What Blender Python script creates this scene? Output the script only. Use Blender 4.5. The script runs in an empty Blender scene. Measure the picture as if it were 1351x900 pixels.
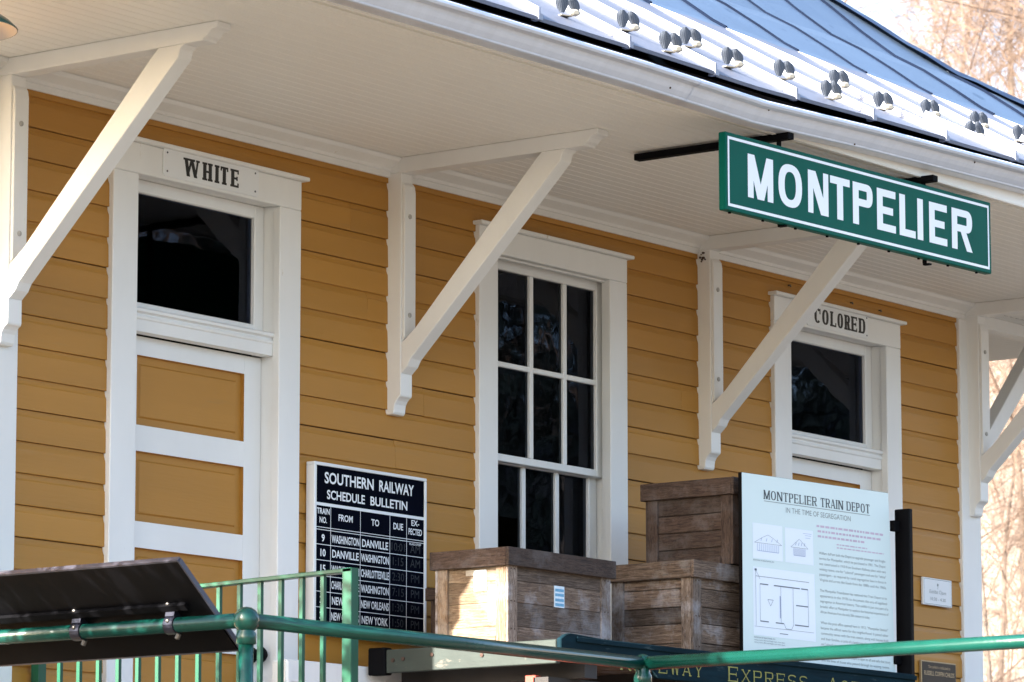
import bpy, math, random
from mathutils import Vector, Matrix
random.seed(7)
S = bpy.context.scene
COL = S.collection

# ------------------------------------------------------------------ camera
# world: X runs along the platform wall, -Y is out towards the viewer, Z up (0 = eye height)
YAW, PITCH = 0.9291516, 0.1544161
cam_d = bpy.data.cameras.new("camera"); cam = bpy.data.objects.new("camera", cam_d); COL.objects.link(cam)
S.camera = cam
cam.location = (0, -10.4046, 0)
cam.rotation_euler = (math.pi/2 + PITCH, 0.00035, -YAW)
cam_d.sensor_width = 36.0; cam_d.lens = 36.0*5580.9/1351.0
cam_d.clip_start = 0.1; cam_d.clip_end = 2000
cam_d.dof.use_dof = True; cam_d.dof.focus_distance = 17.0; cam_d.dof.aperture_fstop = 11.0

# ------------------------------------------------------------------ light
SUN = Vector((-1.0, 0.23, 0.462)).normalized()
EL = math.asin(SUN.z); HEAD = math.atan2(SUN.x, SUN.y)
world = bpy.data.worlds.new("World"); S.world = world; world.use_nodes = True
wn = world.node_tree.nodes; sky = wn.new('ShaderNodeTexSky'); sky.sky_type = 'NISHITA'; sky.sun_disc = False
sky.sun_elevation = EL; sky.sun_rotation = HEAD % (2*math.pi); sky.dust_density = 2.6; sky.air_density = 1.0; sky.ozone_density = 1.5
world.node_tree.links.new(sky.outputs[0], wn['Background'].inputs[0]); wn['Background'].inputs[1].default_value = 0.115
sd = bpy.data.lights.new("sun", 'SUN'); sun = bpy.data.objects.new("sun", sd); COL.objects.link(sun)
sd.energy = 5.0; sd.angle = math.radians(0.5); sd.color = (1.0, 0.94, 0.86)
sun.rotation_euler = SUN.to_track_quat('Z', 'Y').to_euler(); sun.location = (-20, 5, 20)
S.view_settings.view_transform = 'Standard'; S.view_settings.look = 'None'
S.view_settings.exposure = 2.55; S.view_settings.gamma = 1.0; S.view_settings.use_curve_mapping = False

# ------------------------------------------------------------------ materials
def _n(nt, t, **k):
    n = nt.nodes.new(t)
    for a, b in k.items(): setattr(n, a, b)
    return n
def mat(name, col, rough=0.6, metal=0.0, var=0.12, vscale=3.0, bump=0.0, bscale=60.0, stretch=(1, 1, 1), col2=None, spots=None, spec=0.5, rnd=0.0):
    m = bpy.data.materials.new(name); m.use_nodes = True; nt = m.node_tree; p = nt.nodes['Principled BSDF']; L = nt.links.new
    p.inputs['Roughness'].default_value = rough; p.inputs['Metallic'].default_value = metal; p.inputs['Specular IOR Level'].default_value = spec
    tc = _n(nt, 'ShaderNodeTexCoord'); mp = _n(nt, 'ShaderNodeMapping'); L(tc.outputs['Object'], mp.inputs['Vector']); mp.inputs['Scale'].default_value = stretch
    if rnd:
        oi = _n(nt, 'ShaderNodeObjectInfo'); vm = _n(nt, 'ShaderNodeVectorMath', operation='SCALE'); vm.inputs[0].default_value = (37, 53, 71)
        L(oi.outputs['Random'], vm.inputs['Scale']); L(vm.outputs[0], mp.inputs['Location'])
    nz = _n(nt, 'ShaderNodeTexNoise'); nz.inputs['Scale'].default_value = vscale; nz.inputs['Detail'].default_value = 5; nz.inputs['Roughness'].default_value = 0.6
    L(mp.outputs[0], nz.inputs['Vector'])
    r = _n(nt, 'ShaderNodeValToRGB'); r.color_ramp.elements[0].position = 0.3; r.color_ramp.elements[1].position = 0.7
    c2 = col2 if col2 else tuple(c*(1+var) for c in col); c1 = col if col2 else tuple(c*(1-var) for c in col)
    r.color_ramp.elements[0].color = (*c1, 1); r.color_ramp.elements[1].color = (*c2, 1)
    L(nz.outputs['Fac'], r.inputs[0]); out = r.outputs[0]
    if spots:   # (colour, threshold, scale)
        n2 = _n(nt, 'ShaderNodeTexNoise'); n2.inputs['Scale'].default_value = spots[2]; n2.inputs['Detail'].default_value = 6; n2.inputs['Roughness'].default_value = 0.7; L(mp.outputs[0], n2.inputs['Vector'])
        r2 = _n(nt, 'ShaderNodeValToRGB'); r2.color_ramp.elements[0].position = spots[1]; r2.color_ramp.elements[1].position = spots[1]+0.06
        L(n2.outputs['Fac'], r2.inputs[0]); mx = _n(nt, 'ShaderNodeMix', data_type='RGBA'); L(r2.outputs[0], mx.inputs['Factor']); L(out, mx.inputs['A']); mx.inputs['B'].default_value = (*spots[0], 1); out = mx.outputs['Result']
    if rnd:
        hv = _n(nt, 'ShaderNodeHueSaturation'); L(out, hv.inputs['Color']); mr = _n(nt, 'ShaderNodeMapRange'); mr.inputs['To Min'].default_value = 1-rnd; mr.inputs['To Max'].default_value = 1+rnd
        L(oi.outputs['Random'], mr.inputs['Value']); L(mr.outputs[0], hv.inputs['Value']); out = hv.outputs[0]
    L(out, p.inputs['Base Color'])
    if bump:
        nb = _n(nt, 'ShaderNodeTexNoise'); nb.inputs['Scale'].default_value = bscale; nb.inputs['Detail'].default_value = 4; L(mp.outputs[0], nb.inputs['Vector'])
        b = _n(nt, 'ShaderNodeBump'); b.inputs['Strength'].default_value = bump; b.inputs['Distance'].default_value = 0.004; L(nb.outputs['Fac'], b.inputs['Height']); L(b.outputs[0], p.inputs['Normal'])
    return m

M = {}
M['ochre'] = mat('ochre_paint', (.41, .190, .026), .55, var=.10, vscale=1.2, bump=.25, bscale=30, stretch=(.25, 1, 3), rnd=.035, spots=((.39, .19, .035), .62, 6))
M['white'] = mat('white_paint', (.79, .79, .78), .45, var=.04, vscale=3, bump=.3, bscale=26, stretch=(1, 1, .35), spots=((.60, .55, .46), .68, 12))
M['soffit'] = mat('soffit_paint', (.87, .855, .82), .5, var=.035, vscale=1.5, bump=.1, bscale=60, stretch=(.1, 1, 1))
M['gutterm'] = mat('gutter_enamel', (.66, .71, .82), .30, metal=.25, var=.04, vscale=4, bump=.12, bscale=12, stretch=(6, 1, .4), spots=((.52, .49, .44), .74, 14))
M['dark'] = mat('dark_wood_and_shade', (.035, .03, .028), .8, var=.2)
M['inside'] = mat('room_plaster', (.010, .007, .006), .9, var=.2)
M['metal'] = mat('roof_metal', (.25, .27, .33), .5, metal=.1, var=.06, vscale=1.3, bump=.5, bscale=2.5, spots=((.19, .21, .26), .62, 7), rnd=.05)
M['upper'] = mat('upper_roof_sky_tint', (.082, .125, .195), .45, metal=.25, var=.10, vscale=1.2, bump=.6, bscale=2.2, spots=((.04, .07, .12), .62, 5), rnd=.05)  # sky reflection and shade are put into this blue base colour
M['seamdark'] = mat('upper_seam_shade', (.006, .010, .022), .9, var=.2, spec=.03)  # shade on the upper seams is put into a flat near-black colour
M['apron'] = mat('apron_sheet_metal', (.115, .125, .165), .5, var=.08, vscale=1.6, bump=.5, bscale=2.5, spots=((.09, .10, .14), .60, 6), rnd=.06)
M['cap'] = mat('hip_cap_metal', (.05, .08, .14), .35, metal=.7, var=.08, vscale=4, bump=.6, bscale=9)
M['rust'] = mat('rusty_iron', (.06, .03, .02), .8, var=.3, vscale=30)
M['black'] = mat('black_iron', (.004, .004, .005), .7, var=.2, vscale=10, spec=.05)
M['blackp'] = mat('black_panel', (.003, .003, .004), .45, var=.2, vscale=4, spec=.07)
M['board'] = mat('chalkboard_black', (.002, .003, .008), .8, var=.3, vscale=5, spec=.02)
M['green'] = mat('green_pipe_paint', (.003, .045, .034), .25, var=.18, vscale=7, bump=.2, bscale=50, spots=((.07, .15, .11), .70, 45))
M['green2'] = mat('green_rail_paint', (.004, .070, .036), .35, var=.1, vscale=7)
M['signgreen'] = mat('green_sign_enamel', (.001, .085, .060), .4, var=.10, vscale=3, spec=.06)
M['letter'] = mat('white_letter_enamel', (.82, .84, .86), .4, var=.02)
M['letterb'] = mat('black_letter_enamel', (.010, .010, .010), .4, var=.1)
M['chalk'] = mat('faint_chalk', (.026, .029, .036), .9, var=.4, vscale=60)
M['plate'] = mat('white_enamel_plate', (.78, .80, .82), .3, var=.015)
M['edgegrey'] = mat('aluminium_edge', (.10, .10, .13), .35, metal=.6, var=.1)
M['clampm'] = mat('clamp_steel', (.015, .016, .028), .4, metal=.5, var=.2, vscale=20)
M['bolt'] = mat('bolt_zinc', (.14, .13, .12), .4, metal=.7, var=.2, vscale=50)
M['paintbolt'] = mat('painted_bolt', (.40, .39, .37), .5, var=.2, vscale=50)
M['panelp'] = mat('panel_print_ground', (.67, .78, .77), .4, var=.015)
M['paper'] = mat('panel_drawing_paper', (.80, .86, .93), .4, var=.01)
M['ink'] = mat('dark_ink', (.03, .04, .05), .5, var=.1)
M['greyink'] = mat('grey_ink', (.22, .25, .25), .5, var=.1)
M['softink'] = mat('drawing_ink', (.13, .16, .20), .5, var=.1)
M['pinkink'] = mat('pink_ink', (.56, .44, .54), .5, var=.1)
M['blueink'] = mat('blue_ink', (.28, .34, .52), .5, var=.1)
M['bronze'] = mat('bronze_plaque', (.028, .020, .014), .4, metal=.4, var=.2)
M['bronzel'] = mat('bronze_letter', (.45, .34, .20), .4, metal=.5, var=.1)
M['cartblue'] = mat('cart_blue_paint', (.004, .016, .023), .85, spec=.08, var=.3, vscale=14, bump=.4, bscale=30, stretch=(.3, 1, 2), spots=((.035, .055, .06), .60, 20))
M['cartsage'] = mat('cart_sage_paint', (.026, .036, .030), .7, var=.2, vscale=14, bump=.4, bscale=40, stretch=(1, .4, 1), spots=((.10, .09, .07), .60, 22))
M['yellow'] = mat('yellow_lettering', (.22, .21, .04), .6, var=.3, vscale=60)
M['cartred'] = mat('cart_red_paint', (.35, .05, .03), .6, var=.3, vscale=10)
M['lampgreen'] = mat('lamp_green_enamel', (.008, .07, .062), .25, var=.1)
M['lampwhite'] = mat('lamp_white_enamel', (.66, .62, .62), .4, var=.02)
M['deck'] = mat('deck_planks', (.14, .12, .095), .8, var=.2, vscale=3, bump=.3, stretch=(3, .2, 1))
M['ground'] = mat('ground_leaves_grass', (.055, .043, .028), .95, var=.25, vscale=.8, col2=(.10, .078, .05), spots=((.05, .05, .03), .6, .3))
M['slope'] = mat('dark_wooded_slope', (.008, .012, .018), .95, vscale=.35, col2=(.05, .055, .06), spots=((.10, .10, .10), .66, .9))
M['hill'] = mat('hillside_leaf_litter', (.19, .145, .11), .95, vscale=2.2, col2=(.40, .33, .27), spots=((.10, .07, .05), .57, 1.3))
M['needle'] = mat('pine_needles', (.012, .022, .020), .6, var=.5, vscale=1.5)
M['leaf'] = mat('shade_bush_leaf', (.018, .045, .016), .35, var=.4, vscale=9)  # leaves of the unseen bush added to shade the pipe rail
M['bark'] = mat('tree_bark', (.05, .04, .035), .9, var=.25, vscale=4, col2=(.16, .13, .105))
M['twig'] = mat('bare_twigs', (.06, .04, .032), .9, var=.25, vscale=.35, col2=(.22, .15, .105))
M['sticker'] = mat('paper_label', (.62, .72, .80), .6, var=.12, vscale=40)
M['stickerb'] = mat('blue_label_print', (.13, .34, .52), .6, var=.15, vscale=60)
M['tape'] = mat('whitish_residue', (.46, .40, .33), .7, var=.15, vscale=30, stretch=(1, 1, 3))

def wood(name, stretch, base, light, dark, pale=None):
    m = bpy.data.materials.new(name); m.use_nodes = True; nt = m.node_tree; p = nt.nodes['Principled BSDF']; L = nt.links.new
    tc = _n(nt, 'ShaderNodeTexCoord'); mp = _n(nt, 'ShaderNodeMapping'); mp.inputs['Scale'].default_value = stretch; L(tc.outputs['Object'], mp.inputs['Vector'])
    oi = _n(nt, 'ShaderNodeObjectInfo'); vm = _n(nt, 'ShaderNodeVectorMath', operation='SCALE'); vm.inputs[0].default_value = (17, 23, 31); L(oi.outputs['Random'], vm.inputs['Scale']); L(vm.outputs[0], mp.inputs['Location'])
    g = _n(nt, 'ShaderNodeTexNoise'); g.inputs['Scale'].default_value = 12; g.inputs['Detail'].default_value = 10; g.inputs['Roughness'].default_value = .78; g.inputs['Distortion'].default_value = 1.3; L(mp.outputs[0], g.inputs['Vector'])
    r = _n(nt, 'ShaderNodeValToRGB'); e = r.color_ramp.elements; e[0].position = .34; e[1].position = .66; e[0].color = (*dark, 1); e[1].color = (*light, 1); k = e.new(.48); k.color = (*base, 1); L(g.outputs['Fac'], r.inputs[0])
    out = r.outputs[0]
    f = _n(nt, 'ShaderNodeTexNoise'); f.inputs['Scale'].default_value = 34; f.inputs['Detail'].default_value = 4; f.inputs['Roughness'].default_value = .8; f.inputs['Distortion'].default_value = .4; L(mp.outputs[0], f.inputs['Vector'])
    rf = _n(nt, 'ShaderNodeValToRGB'); rf.color_ramp.elements[0].position = .38; rf.color_ramp.elements[0].color = (.25, .22, .20, 1); rf.color_ramp.elements[1].position = .50; L(f.outputs['Fac'], rf.inputs[0])
    mf = _n(nt, 'ShaderNodeMix', data_type='RGBA', blend_type='MULTIPLY'); mf.inputs['Factor'].default_value = .85; L(out, mf.inputs['A']); L(rf.outputs[0], mf.inputs['B']); out = mf.outputs['Result']
    b = _n(nt, 'ShaderNodeTexNoise'); b.inputs['Scale'].default_value = 5; b.inputs['Detail'].default_value = 7; b.inputs['Roughness'].default_value = .7; L(tc.outputs['Object'], b.inputs['Vector'])
    r2 = _n(nt, 'ShaderNodeValToRGB'); r2.color_ramp.elements[0].position = .5; r2.color_ramp.elements[1].position = .72; L(b.outputs['Fac'], r2.inputs[0])
    mx = _n(nt, 'ShaderNodeMix', data_type='RGBA'); ml = _n(nt, 'ShaderNodeMath', operation='MULTIPLY'); ml.inputs[1].default_value = .8; L(r2.outputs[0], ml.inputs[0]); L(ml.outputs[0], mx.inputs['Factor']); L(out, mx.inputs['A']); mx.inputs['B'].default_value = (*(pale or light), 1)
    hv = _n(nt, 'ShaderNodeHueSaturation'); mr = _n(nt, 'ShaderNodeMapRange'); mr.inputs['To Min'].default_value = .62; mr.inputs['To Max'].default_value = 1.3; L(oi.outputs['Random'], mr.inputs['Value']); L(mr.outputs[0], hv.inputs['Value']); L(mx.outputs['Result'], hv.inputs['Color'])
    L(hv.outputs[0], p.inputs['Base Color']); p.inputs['Roughness'].default_value = .8
    bp = _n(nt, 'ShaderNodeBump'); bp.inputs['Strength'].default_value = .9; bp.inputs['Distance'].default_value = .006; L(g.outputs['Fac'], bp.inputs['Height']); L(bp.outputs[0], p.inputs['Normal'])
    return m
WB, WL, WD = (.150, .098, .066), (.33, .245, .185), (.045, .026, .018)
WP = (.42, .41, .43)
M['wx'] = wood('crate_wood_along', (.55, 5, 12), WB, WL, WD, WP)
M['wy'] = wood('crate_wood_across', (5, .55, 12), WB, WL, WD, WP)
M['wz'] = wood('crate_wood_upright', (7, 7, .8), (.19, .135, .10), (.38, .31, .26), (.06, .038, .028), (.56, .57, .62))
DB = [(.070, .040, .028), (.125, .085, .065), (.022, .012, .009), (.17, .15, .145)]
M['lx'] = M['wx']; M['ly'] = wood('sunlit_crate_wood_across', (5, .55, 12), (.30, .195, .115), (.52, .38, .25), (.12, .065, .035), (.60, .52, .42))  # ly: sunlight on the long crate's end is put into lighter wood tones
M['lz'] = wood('sunlit_crate_wood_upright', (7, 7, .8), (.30, .19, .11), (.46, .33, .22), (.13, .07, .04), (.5, .44, .38))  # upright version of the sun-brightened end wood
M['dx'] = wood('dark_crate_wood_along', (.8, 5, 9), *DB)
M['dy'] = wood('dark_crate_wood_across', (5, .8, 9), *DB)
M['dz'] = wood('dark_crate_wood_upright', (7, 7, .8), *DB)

def guard_mat():
    m = bpy.data.materials.new('guard_wing_metal'); m.use_nodes = True; nt = m.node_tree; p = nt.nodes['Principled BSDF']; L = nt.links.new
    tc = _n(nt, 'ShaderNodeTexCoord'); br = _n(nt, 'ShaderNodeTexBrick'); mp = _n(nt, 'ShaderNodeMapping'); mp.inputs['Rotation'].default_value = (math.pi/2, 0, 0)
    L(tc.outputs['Object'], mp.inputs['Vector']); L(mp.outputs[0], br.inputs['Vector']); br.inputs['Scale'].default_value = 60; br.inputs['Mortar Size'].default_value = .05; br.offset = 0
    br.inputs['Color1'].default_value = (.028, .036, .050, 1); br.inputs['Color2'].default_value = (.042, .052, .068, 1); br.inputs['Mortar'].default_value = (.16, .18, .22, 1)
    L(br.outputs['Color'], p.inputs['Base Color']); p.inputs['Roughness'].default_value = .7; p.inputs['Specular IOR Level'].default_value = .1; return m
M['guard'] = guard_mat()
M['guardpad'] = mat('guard_pad_paint', (.34, .31, .25), .5, var=.1)

def glass_mat():
    m = bpy.data.materials.new('old_window_glass'); m.use_nodes = True; nt = m.node_tree; L = nt.links.new
    nt.nodes.remove(nt.nodes['Principled BSDF']); o = nt.nodes['Material Output']
    tr = _n(nt, 'ShaderNodeBsdfTransparent'); tr.inputs[0].default_value = (.30, .31, .30, 1); gl = _n(nt, 'ShaderNodeBsdfGlossy'); gl.inputs['Roughness'].default_value = .02; gl.inputs[0].default_value = (.55, .62, .82, 1)
    fr = _n(nt, 'ShaderNodeFresnel'); fr.inputs['IOR'].default_value = 1.36; mx = _n(nt, 'ShaderNodeMixShader')
    tc = _n(nt, 'ShaderNodeTexCoord'); nz = _n(nt, 'ShaderNodeTexNoise'); nz.inputs['Scale'].default_value = 5; nz.inputs['Detail'].default_value = 2; L(tc.outputs['Object'], nz.inputs['Vector'])
    b = _n(nt, 'ShaderNodeBump'); b.inputs['Strength'].default_value = .12; b.inputs['Distance'].default_value = .005; L(nz.outputs['Fac'], b.inputs['Height']); L(b.outputs[0], gl.inputs['Normal'])
    L(fr.outputs[0], mx.inputs[0]); L(tr.outputs[0], mx.inputs[1]); L(gl.outputs[0], mx.inputs[2]); L(mx.outputs[0], o.inputs['Surface']); return m
M['glass'] = glass_mat()

# ------------------------------------------------------------------ builders
WPOS = {}
def wpos(o): return WPOS.get(o.name, Vector((0, 0, 0))) if o else Vector((0, 0, 0))
class MB:
    def __init__(s): s.v = []; s.f = []
    def quad(s, *p):
        n = len(s.v); s.v += [tuple(q) for q in p]; s.f.append(tuple(range(n, n+len(p)))); return s
    def box(s, x0, x1, y0, y1, z0, z1):
        n = len(s.v)
        s.v += [(x0, y0, z0), (x1, y0, z0), (x1, y1, z0), (x0, y1, z0), (x0, y0, z1), (x1, y0, z1), (x1, y1, z1), (x0, y1, z1)]
        s.f += [tuple(n+i for i in q) for q in ((0, 3, 2, 1), (4, 5, 6, 7), (0, 1, 5, 4), (1, 2, 6, 5), (2, 3, 7, 6), (3, 0, 4, 7))]; return s
    def prism(s, prof, axis, a, b):
        """closed profile (list of 2-tuples) pushed along axis 'x' (profile y,z), 'y' (x,z) or 'z' (x,y)"""
        n = len(s.v); m = len(prof)
        def P(q, t): return (t, q[0], q[1]) if axis == 'x' else ((q[0], t, q[1]) if axis == 'y' else (q[0], q[1], t))
        s.v += [P(q, a) for q in prof] + [P(q, b) for q in prof]
        s.f += [tuple(range(n, n+m)), tuple(range(n+2*m-1, n+m-1, -1))]
        for i in range(m): j = (i+1) % m; s.f.append((n+j, n+i, n+m+i, n+m+j))
        return s
    def strip(s, prof, axis, a, b):
        n = len(s.v); m = len(prof)
        def P(q, t): return (t, q[0], q[1]) if axis == 'x' else (q[0], t, q[1])
        s.v += [P(q, a) for q in prof] + [P(q, b) for q in prof]
        for i in range(m-1): s.f.append((n+i, n+i+1, n+m+i+1, n+m+i))
        return s
    def tube(s, pts, r, n=12, caps=True):
        pts = [Vector(p) for p in pts]; rs = r if isinstance(r, (list, tuple)) else [r]*len(pts); base = len(s.v)
        up = Vector((0, 0, 1)); d0 = (pts[1]-pts[0]).normalized()
        if abs(d0.dot(up)) > .95: up = Vector((1, 0, 0))
        for i, p in enumerate(pts):
            d = (pts[min(i+1, len(pts)-1)]-pts[max(i-1, 0)]).normalized(); a = d.cross(up)
            if a.length < 1e-4: a = d.cross(Vector((1, 0, 0)))
            a.normalize(); b = a.cross(d); up = b
            for k in range(n):
                t = 2*math.pi*k/n; s.v.append(tuple(p+a*(math.cos(t)*rs[i])+b*(math.sin(t)*rs[i])))
        for i in range(len(pts)-1):
            for k in range(n):
                j = (k+1) % n; s.f.append((base+i*n+k, base+i*n+j, base+(i+1)*n+j, base+(i+1)*n+k))
        if caps: s.f += [tuple(base+k for k in range(n-1, -1, -1)), tuple(base+(len(pts)-1)*n+k for k in range(n))]
        return s
    def lathe(s, c, prof, n=20, axis='z'):
        base = len(s.v); c = Vector(c)
        for (r, h) in prof:
            for k in range(n):
                t = 2*math.pi*k/n
                q = (r*math.cos(t), r*math.sin(t), h) if axis == 'z' else ((r*math.cos(t), h, r*math.sin(t)) if axis == 'y' else (h, r*math.cos(t), r*math.sin(t)))
                s.v.append(tuple(c+Vector(q)))
        for i in range(len(prof)-1):
            for k in range(n):
                j = (k+1) % n; s.f.append((base+i*n+k, base+i*n+j, base+(i+1)*n+j, base+(i+1)*n+k))
        return s
    def sphere(s, c, r, n=14, sz=1.0):
        return s.lathe(c, [(r*math.sin(math.pi*i/8)+1e-5, -r*sz*math.cos(math.pi*i/8)) for i in range(9)], n)
    def build(s, name, m, parent=None, origin=None, smooth=False, bevel=0.0, kind=None):
        w = Vector(origin) if origin is not None else wpos(parent)
        me = bpy.data.meshes.new(name); me.from_pydata([tuple(Vector(p)-w) for p in s.v], [], s.f); me.update()
        o = bpy.data.objects.new(name, me); COL.objects.link(o); me.materials.append(m)
        if parent: o.parent = parent
        o.location = w - wpos(parent); WPOS[o.name] = w.copy()
        if smooth:
            for p in me.polygons: p.use_smooth = True
        if bevel:
            b = o.modifiers.new('bevel', 'BEVEL'); b.width = bevel; b.segments = 1; b.limit_method = 'ANGLE'
        if kind: o['kind'] = kind
        return o
def thing(name, loc, label, cat, group=None):
    o = bpy.data.objects.new(name, None); COL.objects.link(o); o.location = loc; o.empty_display_size = .2; WPOS[o.name] = Vector(loc)
    o['label'] = label; o['category'] = cat
    if group: o['group'] = group
    return o
def tag(o, label, cat, group=None):
    o['label'] = label; o['category'] = cat
    if group: o['group'] = group
    return o
def copy_tree(o, parent=None):
    c = o.copy(); COL.objects.link(c); WPOS[c.name] = wpos(o).copy()
    if parent is not None: c.parent = parent
    for ch in list(o.children): copy_tree(ch, c)
    return c

# lettering: text in the default font, turned to mesh faces standing in the plane y = const (reads along +X)
def text(mb, s, x0, z0, h, w=None, y=0.0, bold=0.0, align='l', maxw=None, tilt=0.0):
    cu = bpy.data.curves.new('t', 'FONT'); cu.body = s; cu.resolution_u = 3; cu.offset = bold
    o = bpy.data.objects.new('t', cu); me = o.to_mesh()
    vs = [v.co.copy() for v in me.vertices]; fs = [tuple(p.vertices) for p in me.polygons]; o.to_mesh_clear()
    bpy.data.objects.remove(o); bpy.data.curves.remove(cu)
    if not vs: return
    xa = min(v.x for v in vs); xb = max(v.x for v in vs); sz = h/0.69; sx = sz if w is None else w/(xb-xa)
    if maxw and (xb-xa)*sx > maxw: sx = maxw/(xb-xa)
    W = (xb-xa)*sx; off = 0 if align == 'l' else (-W/2 if align == 'c' else -W)
    n = len(mb.v); mb.v += [(x0+off+(v.x-xa)*sx, y, z0+v.y*sz+tilt*(off+(v.x-xa)*sx)) for v in vs]; mb.f += [tuple(n+i for i in f) for f in fs]

# drawn letters: quads in a unit box, thick stems tv, thin strokes th, optional slab serifs
def glyph(ch, w, tv, th, serif=0.0):
    Q = []
    def R(x0, z0, x1, z1): Q.append([(x0, z0), (x1, z0), (x1, z1), (x0, z1)])
    def D(xa, za, xb, zb, t): Q.append([(xa, za), (xa+t, za), (xb+t, zb), (xb, zb)])
    def ring(cx, cz, rx, rz, a0, a1, tx, tz, n=18):
        for i in range(n):
            p = []
            for a, o in ((a0+(a1-a0)*i/n, 1), (a0+(a1-a0)*(i+1)/n, 1), (a0+(a1-a0)*(i+1)/n, 0), (a0+(a1-a0)*i/n, 0)):
                a = math.radians(a); ex = .82
                c, s_ = math.cos(a), math.sin(a); c = math.copysign(abs(c)**ex, c); s_ = math.copysign(abs(s_)**ex, s_)
                p.append((cx+(rx if o else rx-tx)*c, cz+(rz if o else rz-tz)*s_))
            Q.append(p+[0])
    def foot(x, top=False, l=None):
        if serif: l = l or serif; R(x-l*.5, 1-th if top else 0, x+tv+l*.5, 1 if top else th)
    if ch in 'ILTEHRDPFKMNB': pass
    if ch == 'I': R(0, 0, tv, 1); foot(0); foot(0, True)
    if ch == 'L': R(0, 0, tv, 1); R(0, 0, w, th); foot(0, True); foot(0)
    if ch == 'L' and serif: R(w-th, 0, w, .28)
    if ch == 'T': R(w/2-tv/2, 0, w/2+tv/2, 1); R(0, 1-th, w, 1); foot(w/2-tv/2)
    if ch == 'T' and serif: R(0, .76, th, 1); R(w-th, .76, w, 1)
    if ch in 'EF':
        R(0, 0, tv, 1); R(0, 1-th, w, 1); R(0, .5-th/2, w*.86, .5+th/2); foot(0, True); foot(0)
        if ch == 'E': R(0, 0, w, th)
        if serif: R(w-th, .76, w, 1); R(w-th, 0, w, .25); R(w*.86-th, .38, w*.86, .62)
    if ch == 'H': R(0, 0, tv, 1); R(w-tv, 0, w, 1); R(0, .5-th/2, w, .5+th/2); [foot(x, t) for x in (0, w-tv) for t in (0, 1)]
    if ch == 'O': ring(w/2, .5, w/2, .5, 0, 360, tv, th, 30)
    if ch == 'C':
        ring(w/2, .5, w/2, .5, 42, 318, tv, th, 26)
        if serif: R(w-th*1.1, .62, w, .98)
    if ch == 'G': ring(w/2, .5, w/2, .5, 45, 330, tv, th, 26); R(w-tv, .1, w, .48); R(w*.55, .42, w, .48)
    if ch == 'D': R(0, 0, tv, 1); R(0, 0, w-.32, th); R(0, 1-th, w-.32, 1); ring(w-.35, .5, .35, .5, -90, 90, tv, th); foot(0); foot(0, True)
    if ch in 'PR':
        R(0, 0, tv, 1); c = w-.27; R(0, 1-th, c, 1); R(0, .45, c, .45+th); ring(c, .725, .27, .275, -90, 90, tv, th, 14); foot(0)
        if serif: foot(0, True)
        if ch == 'R': D(w-tv*1.02, 0, w*.42, .47, tv*1.02); (serif and R(w-tv-.02, 0, w+.08, th))
    if ch == 'N': R(0, 0, tv*.85, 1); R(w-tv*.85, 0, w, 1); D(w-tv*1.25, 0, 0, 1, tv*1.25); (serif and (foot(0), R(-serif*.5, 1-th, tv, 1), foot(w-tv, True)))
    if ch == 'M': R(0, 0, tv*.9, 1); R(w-tv*.9, 0, w, 1); D(w/2-tv*.5, 0, 0, 1, tv*1.05); D(w/2-tv*.5, 0, w-tv*1.05, 1, tv*1.05); (serif and (foot(0), foot(w-tv), R(-serif*.5, 1-th, tv, 1), R(w-tv, 1-th, w+serif*.5, 1)))
    if ch == 'W':
        q = w*.25
        D(q-tv*.35, 0, 0, 1, tv); D(q-tv*.35, 0, w*.5-tv*.3, 1, tv*.6); D(w*.75-tv*.35, 0, w*.5-tv*.55, 1, tv); D(w*.75-tv*.2, 0, w-tv*.6, 1, tv*.55)
        if serif: R(-serif*.6, 1-th, tv+serif*.5, 1); R(w-tv*.6-serif*.6, 1-th, w+serif*.5, 1); R(w*.5-tv, 1-th, w*.5+tv, 1)
    if ch == 'A': D(0, 0, w/2-tv*.4, 1, th*1.2); D(w-tv, 0, w/2-tv*.5, 1, tv); R(w*.2, .28, w*.75, .28+th); (serif and (R(-.06, 0, .2, th), R(w-tv-.08, 0, w+.08, th)))
    if ch == 'Y': R(w/2-tv/2, 0, w/2+tv/2, .5); D(w/2-tv/2, .45, 0, 1, tv); D(w/2-tv*.3, .45, w-tv*.6, 1, tv*.7); (serif and (foot(w/2-tv/2), R(-.05, 1-th, tv+.1, 1), R(w-.25, 1-th, w+.06, 1)))
    if ch == 'X': D(0, 0, w-tv*.7, 1, th*1.3); D(w-tv, 0, 0, 1, tv); (serif and (R(-.05, 0, .2, th), R(w-.25, 0, w+.05, th), R(-.05, 1-th, .25, 1), R(w-.25, 1-th, w+.05, 1)))
    if ch == 'S': ring(w/2, .73, w/2, .27, 20, 265, tv*.8, th*1.2, 16); ring(w/2, .27, w/2, .27, -160, 85, tv*.8, th*1.2, 16)
    return Q
def letters(mb, spec, z0, h, y, tilt=0.0, x_ref=0.0, tv=.2, th=.16, serif=0.0):
    """spec: list of (char, x_left, x_right) in metres"""
    for ch, xa, xb in spec:
        w = (xb-xa)/h; k = 0
        for q in glyph(ch, w, tv, th, serif):
            k += 0 if len(q) == 5 else 1; q = q[:4]; yy = y-.00002*k
            mb.quad(*[(xa+u*h, yy, z0+v*h+tilt*(xa+u*h-x_ref)) for u, v in q])

def letter_parts(spec, z0, h, y, m, parent, **k):
    for it in spec:
        b = MB(); letters(b, [it], z0, h, y, **k); b.build('letter', m, parent)

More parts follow.
